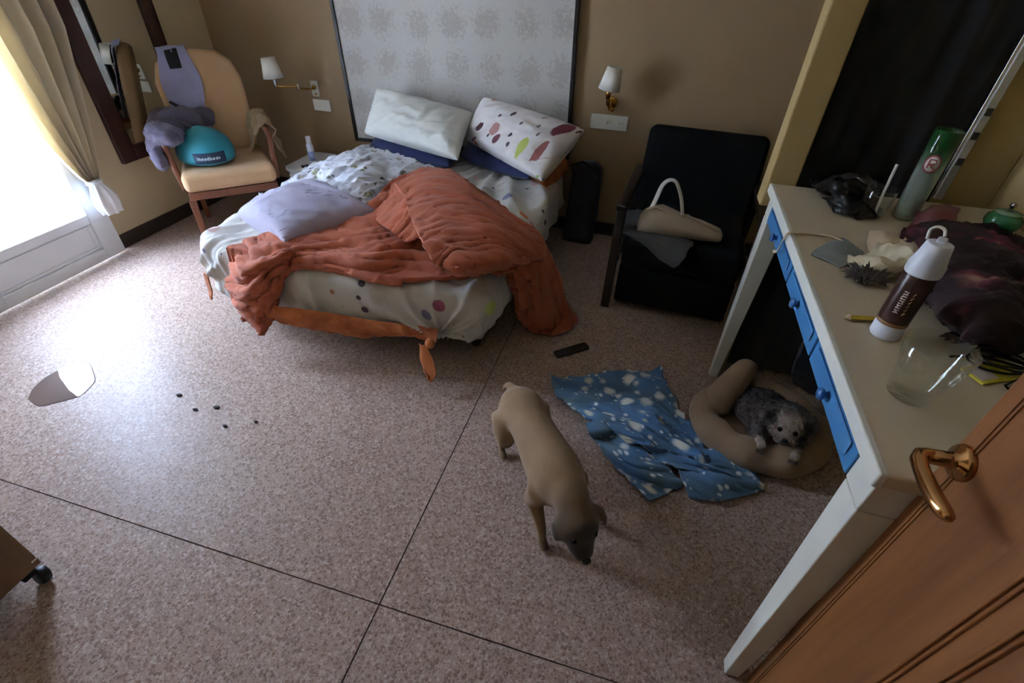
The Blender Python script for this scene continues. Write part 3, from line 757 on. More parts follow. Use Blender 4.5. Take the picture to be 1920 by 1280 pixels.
q = MB(); cloth(q, [[A(985, 330, .50), A(1020, 310, .52), A(1050, 290, .53)], [A(1012, 338, .49), A(1040, 322, .49), A(1062, 300, .49)], [A(1020, 352, .46), A(1044, 340, .44), A(1066, 318, .45)]], 24, 24, .02, 77, .4)
sub(q, 'orange_lining', 'orange_hem', o, smooth=True, solid=.004)

# ------------------------------------------------------------------ back wall things
hb = thing('headboard_panel', 'pale damask panel in a thin black frame behind the bed', 'headboard', (-1.275, YB, .49))
hb.rotation_euler = (0, R(-1.6), 0)
HW, HH = 1.50, .835
MB().box(-HW / 2, HW / 2, -.028, -.004, 0, HH).build('panel', 'damask', hb)
for (x0, x1, z0, z1) in ((-HW / 2 - .022, -HW / 2, -.022, HH + .022), (HW / 2, HW / 2 + .022, -.022, HH + .022), (-HW / 2, HW / 2, -.022, 0), (-HW / 2, HW / 2, HH, HH + .022)):
    MB().box(x0, x1, -.04, -.002, z0, z1).build('frame_bar', 'frame_black', hb, bevel=.003)

def shade(mb, c, r0, r1, h, tilt=0):
    rot = Matrix.Rotation(tilt, 3, 'Y')
    mb.lathe([(r0 - .003, .002), (r0, 0), (r0 - (r0 - r1) * .5, h * .5), (r1, h), (r1 - .003, h - .002), (r0 - (r0 - r1) * .5 - .003, h * .5), (r0 - .004, .003)], c, 32, rot); return mb
lp = aty(592, 166, YB)
l1 = thing('wall_lamp', 'white-shaded swing-arm wall lamp between the chair and the bed', 'lamp', lp, group=None)
bp_ = MB().box(-.028, .028, -.014, 0, -.05, .05).build('back_plate', 'plastic_white', l1, bevel=.004)
MB().ball((0, -.018, .012), (.016, .010, .016), 16, 10).build('pivot_cap', 'brass', bp_, smooth=True)
MB().ball((.006, -.016, -.03), (.007, .006, .007), 12, 8).build('switch_knob', 'brass', bp_, smooth=True)
sc = aty(514, 150, 2.95) - lp; jt = aty(560, 165, 3.05) - lp
MB().tube([(0, -.012, 0), (-.005, -.05, .005), (jt.x, jt.y, jt.z)], .0055, 10).build('inner_arm', 'brass', l1, smooth=True)
MB().tube([jt, jt + V((0, 0, .012)), V((sc.x + .03, sc.y, sc.z - .035)), V((sc.x, sc.y, sc.z - .03))], .005, 10).build('outer_arm', 'brass', l1, smooth=True)
MB().lathe([(.001, -.012), (.008, -.01), (.008, .025), (.001, .027)], jt, 14).build('joint', 'chrome', l1, smooth=True)
MB().lathe([(.001, -.04), (.012, -.038), (.009, -.02), (.015, 0), (.012, .03), (.001, .031)], sc, 16).build('lamp_holder', 'chrome', l1, smooth=True)
shade(MB(), sc + V((0, 0, .012)), .062, .042, .115, R(-4)).build('shade', 'lamp_shade', l1, smooth=True)
rp = aty(1147, 192, YB)
l2 = thing('wall_lamp', 'white-shaded brass wall lamp above the armchair', 'lamp', rp)
sc = aty(1142, 168, 3.08) - rp
MB().lathe([(.001, 0), (.035, 0), (.033, .008), (.02, .014), (.001, .016)], (0, 0, 0), 24, Matrix.Rotation(R(90), 3, 'X')).build('back_plate', 'brass', l2, smooth=True)
MB().tube([(0, -.01, -.005), (.006, -.05, -.028), (.0, -.09, -.022), (sc.x, sc.y, sc.z - .03)], .008, 12).build('arm', 'brass', l2, smooth=True)
MB().tube([(.03, -.012, .012), (.03, -.03, .012), (-.005, -.04, .012), (-.02, -.03, .015)], .0065, 10).build('swivel_bar', 'brass', l2, smooth=True)
MB().ball((.012, -.045, -.03), .014).build('finial', 'brass', l2, smooth=True)
MB().lathe([(.001, -.05), (.012, -.048), (.016, -.02), (.015, .01), (.001, .012)], sc, 16).build('lamp_holder', 'brass', l2, smooth=True)
shade(MB(), sc + V((0, 0, .0)), .062, .040, .115, R(8)).build('shade', 'lamp_shade', l2, smooth=True)
def socket(px, py, w, h, label, holes):
    c = aty(px, py, YB)
    s = thing('socket_plate', label, 'socket', c)
    MB().box(-w / 2, w / 2, -.012, 0, -h / 2, h / 2).build('plate', 'plastic_white', s, bevel=.004)
    for hx in holes:
        rr = MB().lathe([(.001, 0), (.019, 0), (.019, .003), (.016, .003), (.015, .0005), (.001, .0005)], (hx, -.012, 0), 24, Matrix.Rotation(R(90), 3, 'X')).build('socket_well', 'plastic_white', s, smooth=True)
        for sx in (-.008, .008): MB().lathe([(.001, 0), (.0028, 0), (.0028, .0015), (.001, .0015)], (hx + sx, -.0128, 0), 10, Matrix.Rotation(R(90), 3, 'X')).build('pin_hole', 'plastic_dark_hole', rr)
socket(605, 197, .135, .075, 'cream double switch plate under the left wall lamp', [])
socket(1142, 229, .225, .085, 'wide cream socket plate under the right wall lamp', [.0, .075])

# nightstand -------------------------------------------------------------
ns = thing('nightstand', 'small white round-cornered nightstand beside the bed', 'nightstand', (-2.185, 2.93, 0))
MB().prism(rrect(0, 0, .175, .19, .06), .335, .36).build('top', 'white_gloss', ns, bevel=.008)
MB().prism(rrect(0, 0, .16, .175, .05), .08, .335).build('body', 'white_gloss', ns, bevel=.004)
dw = MB().box(-.13, .13, -.186, -.176, .2, .32).build('drawer', 'white_gloss', ns, bevel=.003)
MB().ball((0, -.196, .26), .012, 14, 8).build('knob', 'chrome', dw, smooth=True)
for x in (-.12, .12):
    for y in (-.13, .13): MB().box(x - .015, x + .015, y - .015, y + .015, 0, .082).build('leg', 'white_gloss', ns)
c = at(588, 308, .36)
s = thing('spray_can', 'slim white spray can standing on the nightstand', 'spray can', c)
MB().lathe([(.001, 0), (.021, 0), (.022, .004), (.022, .125), (.017, .138), (.001, .138)], (0, 0, 0), 24).build('can_body', 'spray_white', s, smooth=True)
MB().lathe([(.0224, .03), (.0224, .09)], (0, 0, 0), 24).build('printed_band', 'spray_blue', s, smooth=True)
MB().lathe([(.001, .1385), (.0165, .1385), (.0165, .178), (.013, .183), (.001, .183)], (0, 0, 0), 24).build('cap', 'spray_white', s, smooth=True)
c = at(573, 314, .36)
s = thing('pill_box', 'tiny dark and white box lying beside the spray can', 'box', c)
MB().box(-.022, .022, -.015, .015, 0, .018).build('box_body', 'plastic_black', s, bevel=.003)
MB().box(-.02, .004, -.013, .013, .018, .022).build('box_lid', 'plastic_white', s, bevel=.002)

# ------------------------------------------------------------------ dark bag between bed and back wall
q = MB(); rows = []
for i in range(15):
    t = i / 14; z = .52 * t
    w = .105 * (1 - .25 * t ** 3) * (1 if t < .97 else .5); d = .085 * (1 - .4 * t ** 2) * (1 if t < .97 else .5)
    rows.append([V((-.375 + .02 * t + w * (abs(math.cos(a)) ** .6) * (1 if math.cos(a) > 0 else -1), 3.10 + d * (abs(math.sin(a)) ** .7) * (1 if math.sin(a) > 0 else -1), z + .002)) * 1 + V((noise.noise(V((a, z * 6, 1))), noise.noise(V((a, z * 6, 4))), 0)) * .012 for a in [2 * math.pi * k / 30 for k in range(30)]])
q.grid(rows, closed_v=True); n0 = len(q.v); q.f.append(tuple(range(30))); q.f.append(tuple(range(n0 - 30, n0)))
bg_ = thing('duffel_bag', 'dark navy cloth bag slumped between the bed and back wall', 'bag', (-.375, 3.1, 0))
q.build('bag_body', 'navy_dark', bg_, world=True, smooth=True)
MB().tube([(-.44, 3.03, .46), (-.45, 2.99, .52), (-.38, 2.985, .55), (-.31, 3.0, .51), (-.30, 3.03, .45)], .008, 8, flat=.4).build('bag_strap', 'navy_dark', bg_, world=True, smooth=True)

# ------------------------------------------------------------------ left chair
CH = thing('upholstered_chair', 'beige upholstered high-back chair with wooden arms in the corner', 'chair', (-2.585, 2.525, 0), R(45))
CH.scale = (1.03, 1.03, 1.03)
def rbox(poly, z0, z1, mat=None): return MB().prism(poly, z0, z1, mat)
seat = [(-.25, -.26), (.25, -.26), (.23, .22), (-.23, .22)]
rbox(seat, .345, .45).build('seat', 'upholstery', CH, bevel=.035, bseg=4)
rbox([(-.24, -.245), (.24, -.245), (.22, .21), (-.22, .21)], .30, .345).build('seat_rail', 'chair_wood', CH, bevel=.004)
tm = Matrix.Translation((0, .215, .43)) @ Matrix.Rotation(R(-10), 4, 'X') @ Matrix.Rotation(R(90), 4, 'X')
pts = [(-.215, 0), (.215, 0), (.225, .22), (.232, .4), (.20, .50), (.13, .555), (0, .57), (-.13, .555), (-.20, .50), (-.232, .4), (-.225, .22)]
MB().prism(pts, -.035, .035, tm).build('backrest', 'upholstery', CH, bevel=.03, bseg=4)
for sx in (-1, 1):
    MB().hexa([V((sx * .232 - .02, -.245, .30)), V((sx * .232 + .02, -.245, .30)), V((sx * .232 + .02, -.205, .30)), V((sx * .232 - .02, -.205, .30))],
              [V((sx * .235 - .013, -.265, 0)), V((sx * .235 + .013, -.265, 0)), V((sx * .235 + .013, -.239, 0)), V((sx * .235 - .013, -.239, 0))]).build('leg', 'chair_wood', CH, bevel=.004)
    MB().hexa([V((sx * .21 - .018, .175, .30)), V((sx * .21 + .018, .175, .30)), V((sx * .21 + .018, .215, .30)), V((sx * .21 - .018, .215, .30))],
              [V((sx * .215 - .013, .25, 0)), V((sx * .215 + .013, .25, 0)), V((sx * .215 + .013, .276, 0)), V((sx * .215 - .013, .276, 0))]).build('leg', 'chair_wood', CH, bevel=.004)
    MB().tube([(sx * .25, -.15, .34), (sx * .262, -.15, .45), (sx * .268, -.14, .555), (sx * .268, -.17, .592), (sx * .268, -.05, .60), (sx * .262, .08, .605), (sx * .235, .215, .615)], [.018, .016, .015, .018, .019, .018, .016], 12).build('armrest', 'chair_wood', CH, smooth=True)
cm = Matrix.Translation(CH.location) @ Matrix.Rotation(R(45), 4, 'Z') @ Matrix.Scale(1.03, 4)
def L(x, y, z): return cm @ V((x, y, z))
# garment over the back
bk = lambda x, s, d: L(x, .215 + (s * .57) * math.sin(R(10)) - .036 - d, .43 + s * .57 * math.cos(R(10)))
q = MB(); cloth(q, [[bk(-.17, 1.0, -.03), bk(-.10, 1.02, -.03), bk(-.02, 1.03, -.03)], [bk(-.17, .96, .012), bk(-.10, 1.0, .012), bk(-.02, 1.0, .012)], [bk(-.20, .72, .014), bk(-.10, .74, .02), bk(.01, .72, .014)], [bk(-.19, .5, .02), bk(-.11, .46, .03), bk(-.02, .44, .02)], [bk(-.16, .3, .02), bk(-.09, .28, .03), bk(-.01, .27, .02)]], 40, 24, .016, 81, .4, 2)
gm = q.build('draped_garment', 'lilac_garment', smooth=True, solid=.004, origin=True); tag(gm, 'lilac garment with a black strap hung over the chair back', 'garment')
q = MB(); cloth(q, [[bk(-.13, 1.0, .02), bk(-.065, 1.02, .02)], [bk(-.132, .93, .028), bk(-.066, .935, .028)], [bk(-.13, .84, .03), bk(-.068, .845, .03)]], 10, 6, .002, 82); sub(q, 'black_strap', 'black_strap', gm, smooth=True, solid=.006)
q = MB().tube([bk(-.19, .55, .035), bk(-.14, .48, .045), bk(-.08, .43, .05), bk(-.03, .36, .05)], [.012, .02, .022, .01], 10, flat=.5); sub(q, 'black_waistband', 'black_strap', gm, smooth=True)
# pile of purple-grey clothes on the left arm
q = MB()
for (c_, r_) in (((-.25, -.06, .635), (.095, .15, .06)), ((-.315, -.07, .55), (.04, .13, .10)), ((-.17, .05, .66), (.11, .10, .075)), ((-.07, .12, .66), (.09, .05, .06)), ((-.24, .10, .65), (.09, .08, .07))):
    q.ball(L(*c_), r_, 20, 12, Matrix.Rotation(R(45), 3, 'Z'))
o = solidify(q, 'clothes_bundle', 'purple_clothes', None, .010, {}, 3, lambda v: .030 * wrinkle((v.x + v.z * .6) * 2.2, (v.y + v.z) * 2.2, 91, .6, 1.8))
tag(o, 'purple-grey bundle of clothes over the left arm of the beige chair', 'clothes')
# teal round bag with a label
q = MB(); rows = []
cc = L(-.085, -.045, .452)
for i in range(17):
    t = i / 16; rr = [.10, .135, .15, .154, .155, .155, .154, .151, .147, .142, .135, .126, .114, .098, .076, .045, .001][i]; z = .23 * t
    rows.append([cc + V((rr * math.cos(a) * 1.08 * (1 + .05 * noise.noise(V((math.cos(a) * 2, math.sin(a) * 2, z * 5)))), rr * math.sin(a) * .95 * (1 + .05 * noise.noise(V((math.cos(a) * 2, math.sin(a) * 2, z * 5 + 9)))), z * .9 + .002)) for a in [2 * math.pi * k / 36 for k in range(36)]])
q.grid(rows, closed_v=True); q.f.append(tuple(range(36)))
tb = thing('drawstring_bag', 'round teal bag with a navy label on the chair seat', 'bag', cc)
q.build('bag_body', 'teal_bag', tb, world=True, smooth=True)
q = MB(); rows = []; aa = math.atan2(-cc.y, -cc.x)
rows = [[V((.158 * 1.08 * math.cos(aa + t), .158 * .95 * math.sin(aa + t), z)) for t in [(-.55 + 1.1 * k / 14) for k in range(15)]] for z in (.03, .045, .06, .075, .09)]
lab = q.grid(rows).build('label_patch', 'label_navy', tb, smooth=True, solid=.003)
random.seed(4); t0 = -.43; q = MB()
for k in range(8):                                                    # blurred pale lettering
    w = random.uniform(.06, .095); hgt = .022 if k in (0, 4) else .016
    pts = [(t0, .05), (t0 + w, .05), (t0 + w, .05 + hgt), (t0, .05 + hgt)]
    f3 = lambda t_, z, r=.1625: V((r * 1.08 * math.cos(aa + t_), r * .95 * math.sin(aa + t_), z))
    q.tube([f3(t0, .051), f3(t0 + w * .15, .051 + hgt), f3(t0 + w * .55, .051 + hgt * .4), f3(t0 + w * .9, .051 + hgt * .9), f3(t0 + w * .85, .052)], .0028, 6)
    t0 += w + .022
q.build('lettering', 'label_print', lab, smooth=True)
# beige garment over the right arm
q = MB(); cloth(q, [[L(.17, .02, .46), L(.17, .10, .47), L(.18, .18, .48)], [L(.22, -.04, .58), L(.22, .08, .62), L(.21, .18, .62)], [L(.27, -.06, .63), L(.27, .06, .65), L(.26, .17, .66)], [L(.31, -.06, .58), L(.315, .05, .60), L(.30, .16, .62)], [L(.33, -.05, .42), L(.335, .05, .40), L(.32, .14, .44)]], 40, 30, .035, 97, 1.3, 1.8)
o = q.build('draped_garment', 'beige_garment', smooth=True, solid=.006, origin=True); tag(o, 'beige garment draped over the right arm of the beige chair', 'garment')

# ------------------------------------------------------------------ wall mirror
my0, my1, mz0, mz1 = 2.228, 2.83, .455, 2.02
mr = thing('wall_mirror', 'tall mirror in a dark mahogany frame on the left wall', 'mirror', (XL, (my0 + my1) / 2, mz0))
fwid = .082
for (a, b, c_, d) in ((my0, my0 + fwid + .02, mz0, mz1), (my1 - fwid, my1, mz0, mz1), (my0 + fwid + .02, my1 - fwid, mz0, mz0 + fwid), (my0 + fwid + .02, my1 - fwid, mz1 - fwid, mz1)):
    MB().box(XL + .002, XL + .032, a, b, c_, d).build('frame_bar', 'mahogany', mr, world=True, bevel=.006)
MB().box(XL + .002, XL + .014, my0 + fwid + .018, my1 - fwid + .002, mz0 + fwid - .002, mz1 - fwid + .002).build('glass', 'mirror_silver', mr, world=True)

# ------------------------------------------------------------------ curtain
CU = thing('curtain', 'cream curtain gathered and tied beside the balcony door', 'curtain', (-2.98, 2.0, .26))
q = MB(); rows = []; uvs = []
NZ, NYC = 60, 130
for i in range(NZ + 1):
    t = i / NZ; z = .455 + (2.32 - .455) * t
    s = t ** .8
    ya = 1.925 + (1.48 - 1.925) * min(1, s * 1.05) ** .9; yb = 1.99 + (2.20 - 1.99) * min(1, t * 2.6) ** .8
    row = []; uv = []
    for j in range(NYC + 1):
        u = j / NYC
        y = ya + (yb - ya) * u
        amp = .018 + .020 * min(1, t * 2)
        x = -2.985 + amp * math.sin(u * 2 * math.pi * 6.5 + .6 * math.sin(t * 5)) + .012 * noise.noise(V((u * 9, t * 2.5, 3)))
        row.append(V((x, y, z))); uv.append((u, t))
    rows.append(row); uvs.append(uv)
q.grid(rows, uv=uvs).build('drape', 'curtain_cream', CU, world=True, smooth=True, solid=.002)
MB().lathe([(.034, -.012), (.042, -.008), (.044, 0), (.042, .008), (.034, .012)], (-2.975, 1.958, .45), 20, sx=.8).build('tie_band', 'curtain_white', CU, world=True, smooth=True)
q = MB(); rows = []
for i in range(21):
    t = i / 20; z = .445 - .185 * t; rr = .028 + .030 * math.sin(min(1, t * 1.15) * math.pi * .75)
    if i == 20: rr = .01
    rows.append([V((-2.965, 1.955 + .02 * t, z)) + V((math.cos(a) * rr * .75, math.sin(a) * rr, 0)) * (1 + .22 * math.sin(a * 7 + t * 2)) for a in [2 * math.pi * k / 56 for k in range(56)]])
q.grid(rows, closed_v=True).build('curtain_tail', 'curtain_white', CU, world=True, smooth=True)
MB().tube([(-2.98, 1.40, 2.36), (-2.98, 2.26, 2.36)], .012, 12).build('curtain_rod', 'white_gloss', CU, world=True, smooth=True)
for k in range(9): MB().lathe([(.013, -.004), (.018, -.004), (.018, .004), (.013, .004)], (-2.98, 1.5 + k * .084, 2.355), 14, Matrix.Rotation(R(90), 3, 'X')).build('curtain_ring', 'white_gloss', CU, world=True)

# ------------------------------------------------------------------ dark armchair
AC = thing('armchair', 'low black armchair with dark wooden arms against the back wall', 'armchair', (.262, 2.62, 0), R(-4))
MB().prism(rrect(0, -.04, .285, .30, .04), .26, .42).build('seat_cushion', 'armchair_black', AC, bevel=.035, bseg=4)
tm = Matrix.Translation((0, .24, .36)) @ Matrix.Rotation(R(-20), 4, 'X') @ Matrix.Rotation(R(90), 4, 'X')
MB().prism(rrect(0, .22, .315, .235, .045), -.06, .06, tm).build('back_cushion', 'armchair_black', AC, bevel=.035, bseg=4)
MB().box(-.285, .285, -.325, .27, .045, .265).build('seat_skirt', 'armchair_black', AC, bevel=.012)
for sx in (-1, 1):
    x = sx * .325
    MB().hexa([V((x - .022, -.345, 0)), V((x + .022, -.345, 0)), V((x + .022, -.29, 0)), V((x - .022, -.29, 0))], [V((x - .022, -.31, .55)), V((x + .022, -.31, .55)), V((x + .022, -.25, .55)), V((x - .022, -.25, .55))]).build('front_leg', 'dark_wood', AC, bevel=.005)
    MB().hexa([V((x - .022, .33, 0)), V((x + .022, .33, 0)), V((x + .022, .38, 0)), V((x - .022, .38, 0))], [V((x - .022, .24, .54)), V((x + .022, .24, .54)), V((x + .022, .29, .54)), V((x - .022, .29, .54))]).build('rear_leg', 'dark_wood', AC, bevel=.005)
    MB().box(x - .028, x + .028, -.33, .33, .545, .578).build('armrest', 'dark_wood', AC, bevel=.01, bseg=3)
    MB().box(x - .015, x + .015, -.29, .30, .21, .26).build('side_rail', 'dark_wood', AC, bevel=.004)
q = MB(); cloth(q, [[A(1160, 405, .43), A(1200, 395, .44), A(1270, 430, .43)], [A(1165, 435, .43), A(1215, 440, .44), A(1300, 455, .43)], [A(1200, 455, .43), A(1240, 475, .428), A(1290, 470, .428)], [A(1225, 475, .428), A(1262, 502, .428), A(1285, 485, .428)]], 30, 30, .018, 111, .3, 1.5, .4255)
o = q.build('folded_cloth', 'charcoal_cloth', smooth=True, solid=.004, origin=True); tag(o, 'charcoal cloth spread under the beige bag on the armchair seat', 'cloth')
# beige shoulder bag
c0 = A(1270, 452, .432)
tb = thing('shoulder_bag', 'slumped beige shoulder bag with a raised strap on the armchair', 'bag', c0)
q = MB(); rows = []; NA = 36
prof = [(-.205, .030, .035, .05), (-.20, .06, .07, .075), (-.185, .085, .10, .09), (-.15, .10, .125, .10), (-.10, .105, .135, .105), (-.05, .105, .125, .105), (0, .10, .105, .10), (.05, .095, .095, .095), (.10, .09, .082, .085), (.15, .08, .068, .075), (.19, .065, .055, .06), (.205, .03, .035, .04)]
for (x, d, h_, mid) in prof:
    row = []
    for k in range(NA):
        a = 2 * math.pi * k / NA
        ca, sa = math.cos(a), math.sin(a)
        y = d * .72 * (abs(ca) ** .7) * (1 if ca > 0 else -1) * (1 - .35 * max(0, sa)); z = h_ * .5 + h_ * .5 * (abs(sa) ** .75) * (1 if sa > 0 else -1)
        p = V((x, y + .07, z + .004)); p += V((0, 1, 1)) * .008 * noise.noise(V((x * 14, a * 1.2, 3)))
        p.z = max(.002, p.z); row.append(p)
    rows.append(row)
q.grid(rows, closed_v=True); n0 = len(q.v); q.f.append(tuple(range(NA))); q.f.append(tuple(range(n0 - NA, n0)))
bdy = q.build('bag_body', 'tote_beige', tb, smooth=True)
q = MB(); q.tube([(-.175, .05, .12), (-.13, .045, .142), (-.07, .04, .125), (-.03, .05, .10), (.02, .055, .115), (.08, .05, .09), (.18, .04, .06)], .0055, 8); q.build('seam_piping', 'tote_beige', bdy, smooth=True)
rows = []; pts = [V(p) for p in ((-.16, .055, .10), (-.14, .075, .17), (-.125, .10, .225), (-.10, .115, .25), (-.07, .115, .25), (-.045, .10, .222), (-.02, .08, .17), (.0, .06, .10))]
q = MB(); q.tube([catmull(pts, t / 24) for t in range(25)], .014, 10, flat=.3); q.build('strap', 'tote_strap', tb, smooth=True)

# ------------------------------------------------------------------ on the floor
a, b_ = at(1040, 668, 0), at(1101, 650, 0); d = (b_ - a); ang = math.atan2(d.y, d.x)
rc = thing('remote_control', 'slim black remote control lying on the floor by the bed', 'remote', (a + b_) / 2, ang)
MB().prism(rrect(0, 0, d.length / 2, .024, .012), 0, .016).build('remote_body', 'plastic_black', rc, bevel=.004)
random.seed(1)
for i in range(5):
    for j in (-1, 0, 1): MB().box(-.07 + i * .03, -.058 + i * .03, j * .013 - .004, j * .013 + .004, .016, .0175).build('button', 'rubber_black', rc)
for (px, py, s_, lb) in ((336, 741, .013, 'larger dark crumb on the floor nearest the bright patch'), (366, 768, .011, 'dark crumb on the floor below the largest one'), (406, 764, .014, 'long dark crumb on the floor right of the others'), (422, 799, .010, 'dark crumb lowest of the floor crumbs'), (480, 791, .009, 'tiny dark crumb farthest right on the floor')):
    q = MB().ball((0, 0, .003), (s_, s_ * .6, .004), 12, 8)
    for v in q.v: v += V((1, 1, 0)) * .002 * noise.noise(v * 200)
    for v in q.v: v.z = max(0.0, v.z)
    o = q.build('crumb', 'crumb', smooth=True); o.location = at(px, py, 0.0005); tag(o, lb, 'crumb', 'crumbs on the floor')
# puddle
out = [(52, 748), (62, 728), (84, 708), (108, 694), (132, 682), (152, 678), (168, 682), (176, 698), (179, 714), (168, 728), (152, 742), (128, 750), (100, 757), (72, 762)]
ctr = sum((at(x, y, 0) for x, y in out), V((0, 0, 0))) / len(out)
q = MB(); pts = [at(x, y, 0) for x, y in out]; n = len(pts)
ring = [[ctr + (catmull(pts + [pts[0]], k / 56) - ctr) * s_ + V((0, 0, z)) for k in range(56)] for s_, z in ((1.0, .0004), (.985, .0018), (.95, .0024), (.5, .0024), (.05, .0024))]
q.grid(ring, closed_v=True); q.f.append(tuple(range(len(q.v) - 56, len(q.v))))
o = q.build('puddle', 'water', origin=True, smooth=True); tag(o, 'small shiny puddle on the floor near the balcony door', 'puddle')

# blue fleece blanket
q = MB()
cloth(q, [
 [A(1033, 712, .02), A(1090, 705, .03), A(1165, 700, .03), A(1238, 693, .02)],
 [A(1045, 745, .035), A(1110, 740, .05), A(1185, 735, .04), A(1258, 742, .02)],
 [A(1075, 770, .05), A(1140, 775, .075), A(1215, 775, .05), A(1285, 785, .025)],
 [A(1115, 790, .055), A(1175, 805, .085), A(1245, 815, .06), A(1315, 820, .03)],
 [A(1165, 822, .05), A(1215, 838, .075), A(1280, 850, .06), A(1340, 862, .035)],
 [A(1185, 828, .03), A(1225, 845, .04), A(1285, 858, .035), A(1335, 868, .02)]], 90, 80, .046, 131, .7, 2.0, .012, .25, 1.2)
bl = q.build('fleece_blanket', 'blanket_blue', smooth=True, solid=.006, origin=True); tag(bl, 'blue fleece blanket with white flower dots crumpled on the floor', 'blanket')
q = MB(); cloth(q, [[A(1100, 800, .035), A(1150, 805, .05), A(1190, 822, .05)], [A(1112, 822, .03), A(1165, 850, .035), A(1215, 850, .045)], [A(1150, 870, .015), A(1200, 885, .02), A(1250, 878, .025)], [A(1185, 910, .012), A(1225, 912, .014), A(1275, 905, .014)], [A(1215, 940, .008), A(1240, 932, .008), A(1272, 914, .008)]], 60, 50, .026, 137, 1.1, 2, .007, .25, 1.2)
sub(q, 'front_corner', 'blanket_blue', bl, smooth=True, solid=.006)
q = MB(); cloth(q, [[A(1215, 850, .03), A(1250, 868, .05), A(1300, 885, .035)], [A(1255, 845, .045), A(1290, 868, .06), A(1330, 890, .03)], [A(1310, 845, .04), A(1330, 868, .06), A(1365, 900, .03)], [A(1355, 835, .03), A(1385, 870, .04), A(1400, 905, .02)], [A(1385, 860, .015), A(1415, 890, .02), A(1432, 915, .008)]], 60, 50, .034, 139, .5, 1.9, .01, .25, 1.2)
sub(q, 'folded_layer', 'blanket_blue', bl, smooth=True, solid=.006)
q = MB(); cloth(q, [[A(1270, 880, .03), A(1280, 905, .035), A(1292, 932, .01)], [A(1320, 878, .035), A(1335, 908, .04), A(1345, 938, .01)], [A(1370, 885, .03), A(1385, 908, .03), A(1395, 930, .01)], [A(1420, 900, .015), A(1428, 912, .015), A(1433, 920, .008)]], 40, 30, .018, 141, .2, 1.9, .008, .35, 1.5)
sub(q, 'rolled_edge', 'blanket_blue', bl, smooth=True, solid=.006)
q = MB(); cloth(q, [[A(1100, 795, .07), A(1125, 785, .09), A(1155, 795, .085)], [A(1105, 812, .065), A(1130, 805, .085), A(1160, 808, .08)], [A(1115, 824, .03), A(1135, 822, .04), A(1160, 822, .045)]], 24, 24, .014, 143, .2, 1.9, .012)
sub(q, 'bunched_knob', 'blanket_blue', bl, smooth=True, solid=.006)
# ------------------------------------------------------------------ desk
TX0, TX1, TY0, TY1, TZ = .452, 1.138, .622, 1.922, .89
dk = thing('desk', 'white desk with three blue drawers along the right wall', 'desk', ((TX0 + TX1) / 2, (TY0 + TY1) / 2, 0))
MB().box(TX0 - .014, TX1, TY0 - .014, TY1 + .006, TZ - .032, TZ).build('tabletop', 'desk_top', dk, world=True, bevel=.006, bseg=3)
MB().box(TX0 - .018, TX0 - .002, TY0 - .016, TY1 + .006, TZ - .033, TZ + .001).build('front_lip', 'desk_white', dk, world=True, bevel=.005, bseg=3)
PZ = .778
for (x, sx) in ((TX0, 1), (TX1 - .01, -1)):
    for (y, sy) in ((TY0, 1), (TY1, -1)):
        lx = lambda a: x + sx * a
        ly = lambda a: y + sy * a
        def quad(a0, a1, z): return [V((lx(a0), ly(a0), z)), V((lx(a1), ly(a0), z)), V((lx(a1), ly(a1), z)), V((lx(a0), ly(a1), z))]
        lg = MB().hexa(quad(0, .075, PZ), quad(0, .075, TZ - .032)); lg.hexa(quad(.0, .072, PZ - .0015), quad(.006, .042, 0))
        lg.build('leg', 'desk_white', dk, world=True, bevel=.003)
MB().box(TX0 + .02, TX0 + .035, TY0 + .07, TY1 - .07, PZ + .005, TZ - .032).build('front_apron', 'desk_blue', dk, world=True)
MB().box(TX1 - .035, TX1 - .02, TY0 + .07, TY1 - .07, PZ + .005, TZ - .032).build('back_apron', 'desk_white', dk, world=True)
for y in (TY0 + .01, TY1 - .025): MB().box(TX0 + .07, TX1 - .07, y, y + .015, PZ + .005, TZ - .032).build('side_apron', 'desk_white', dk, world=True)
for (ya, yb) in ((1.405, 1.845), (1.052, 1.393), (.70, 1.04)):
    d_ = MB().box(TX0 - .002, TX0 + .3, ya, yb, PZ, TZ - .036).build('drawer', 'desk_blue', dk, world=True, bevel=.003)
    q = MB(); i = .026
    q.box(TX0 - .009, TX0 - .001, ya + i, yb - i, PZ + i * .8, TZ - .036 - i * .8)
    q.build('raised_panel', 'desk_blue', d_, world=True, bevel=.005, bseg=1)
    MB().lathe([(.001, 0), (.009, 0), (.007, .003), (.006, .006), (.012, .010), (.014, .014), (.011, .019), (.001, .021)], (TX0 - .009, (ya + yb) / 2, (PZ + TZ - .036) / 2), 20, Matrix.Rotation(R(-90), 3, 'Y')).build('knob', 'desk_knob', d_, world=True, smooth=True)

# black panel filling the recess past the desk, with its worn metal edge strip
q = MB(); rows = []
for i in range(3):
    z = .02 + 1.2 * i
    rows.append([V((.53 + .435 * k / 60, 1.972 + .006 * math.sin(k * .55) + .004 * math.sin(k * .23 + 1), z)) for k in range(61)])
o = q.grid(rows).build('black_curtain', 'black_panel', smooth=True, solid=.004, origin=True); tag(o, 'plain black hanging filling the recess at the far end of the desk', 'curtain')
st = thing('metal_strip', 'worn upright metal strip between the black hanging and yellow wall', 'metal strip', (.97, 1.955, .895))
MB().box(.958, .982, 1.945, 1.960, .895, 2.45).build('outer_profile', 'steel_worn', st, world=True, bevel=.002)
MB().box(.948, .957, 1.949, 1.962, .895, 2.45).build('inner_profile', 'chrome', st, world=True, bevel=.002)
for z in (1.01, 1.09, 1.16): MB().box(.962, .979, 1.9405, 1.9455, z, z + .022).build('catch', 'plastic_dark_hole', st, world=True, bevel=.001)
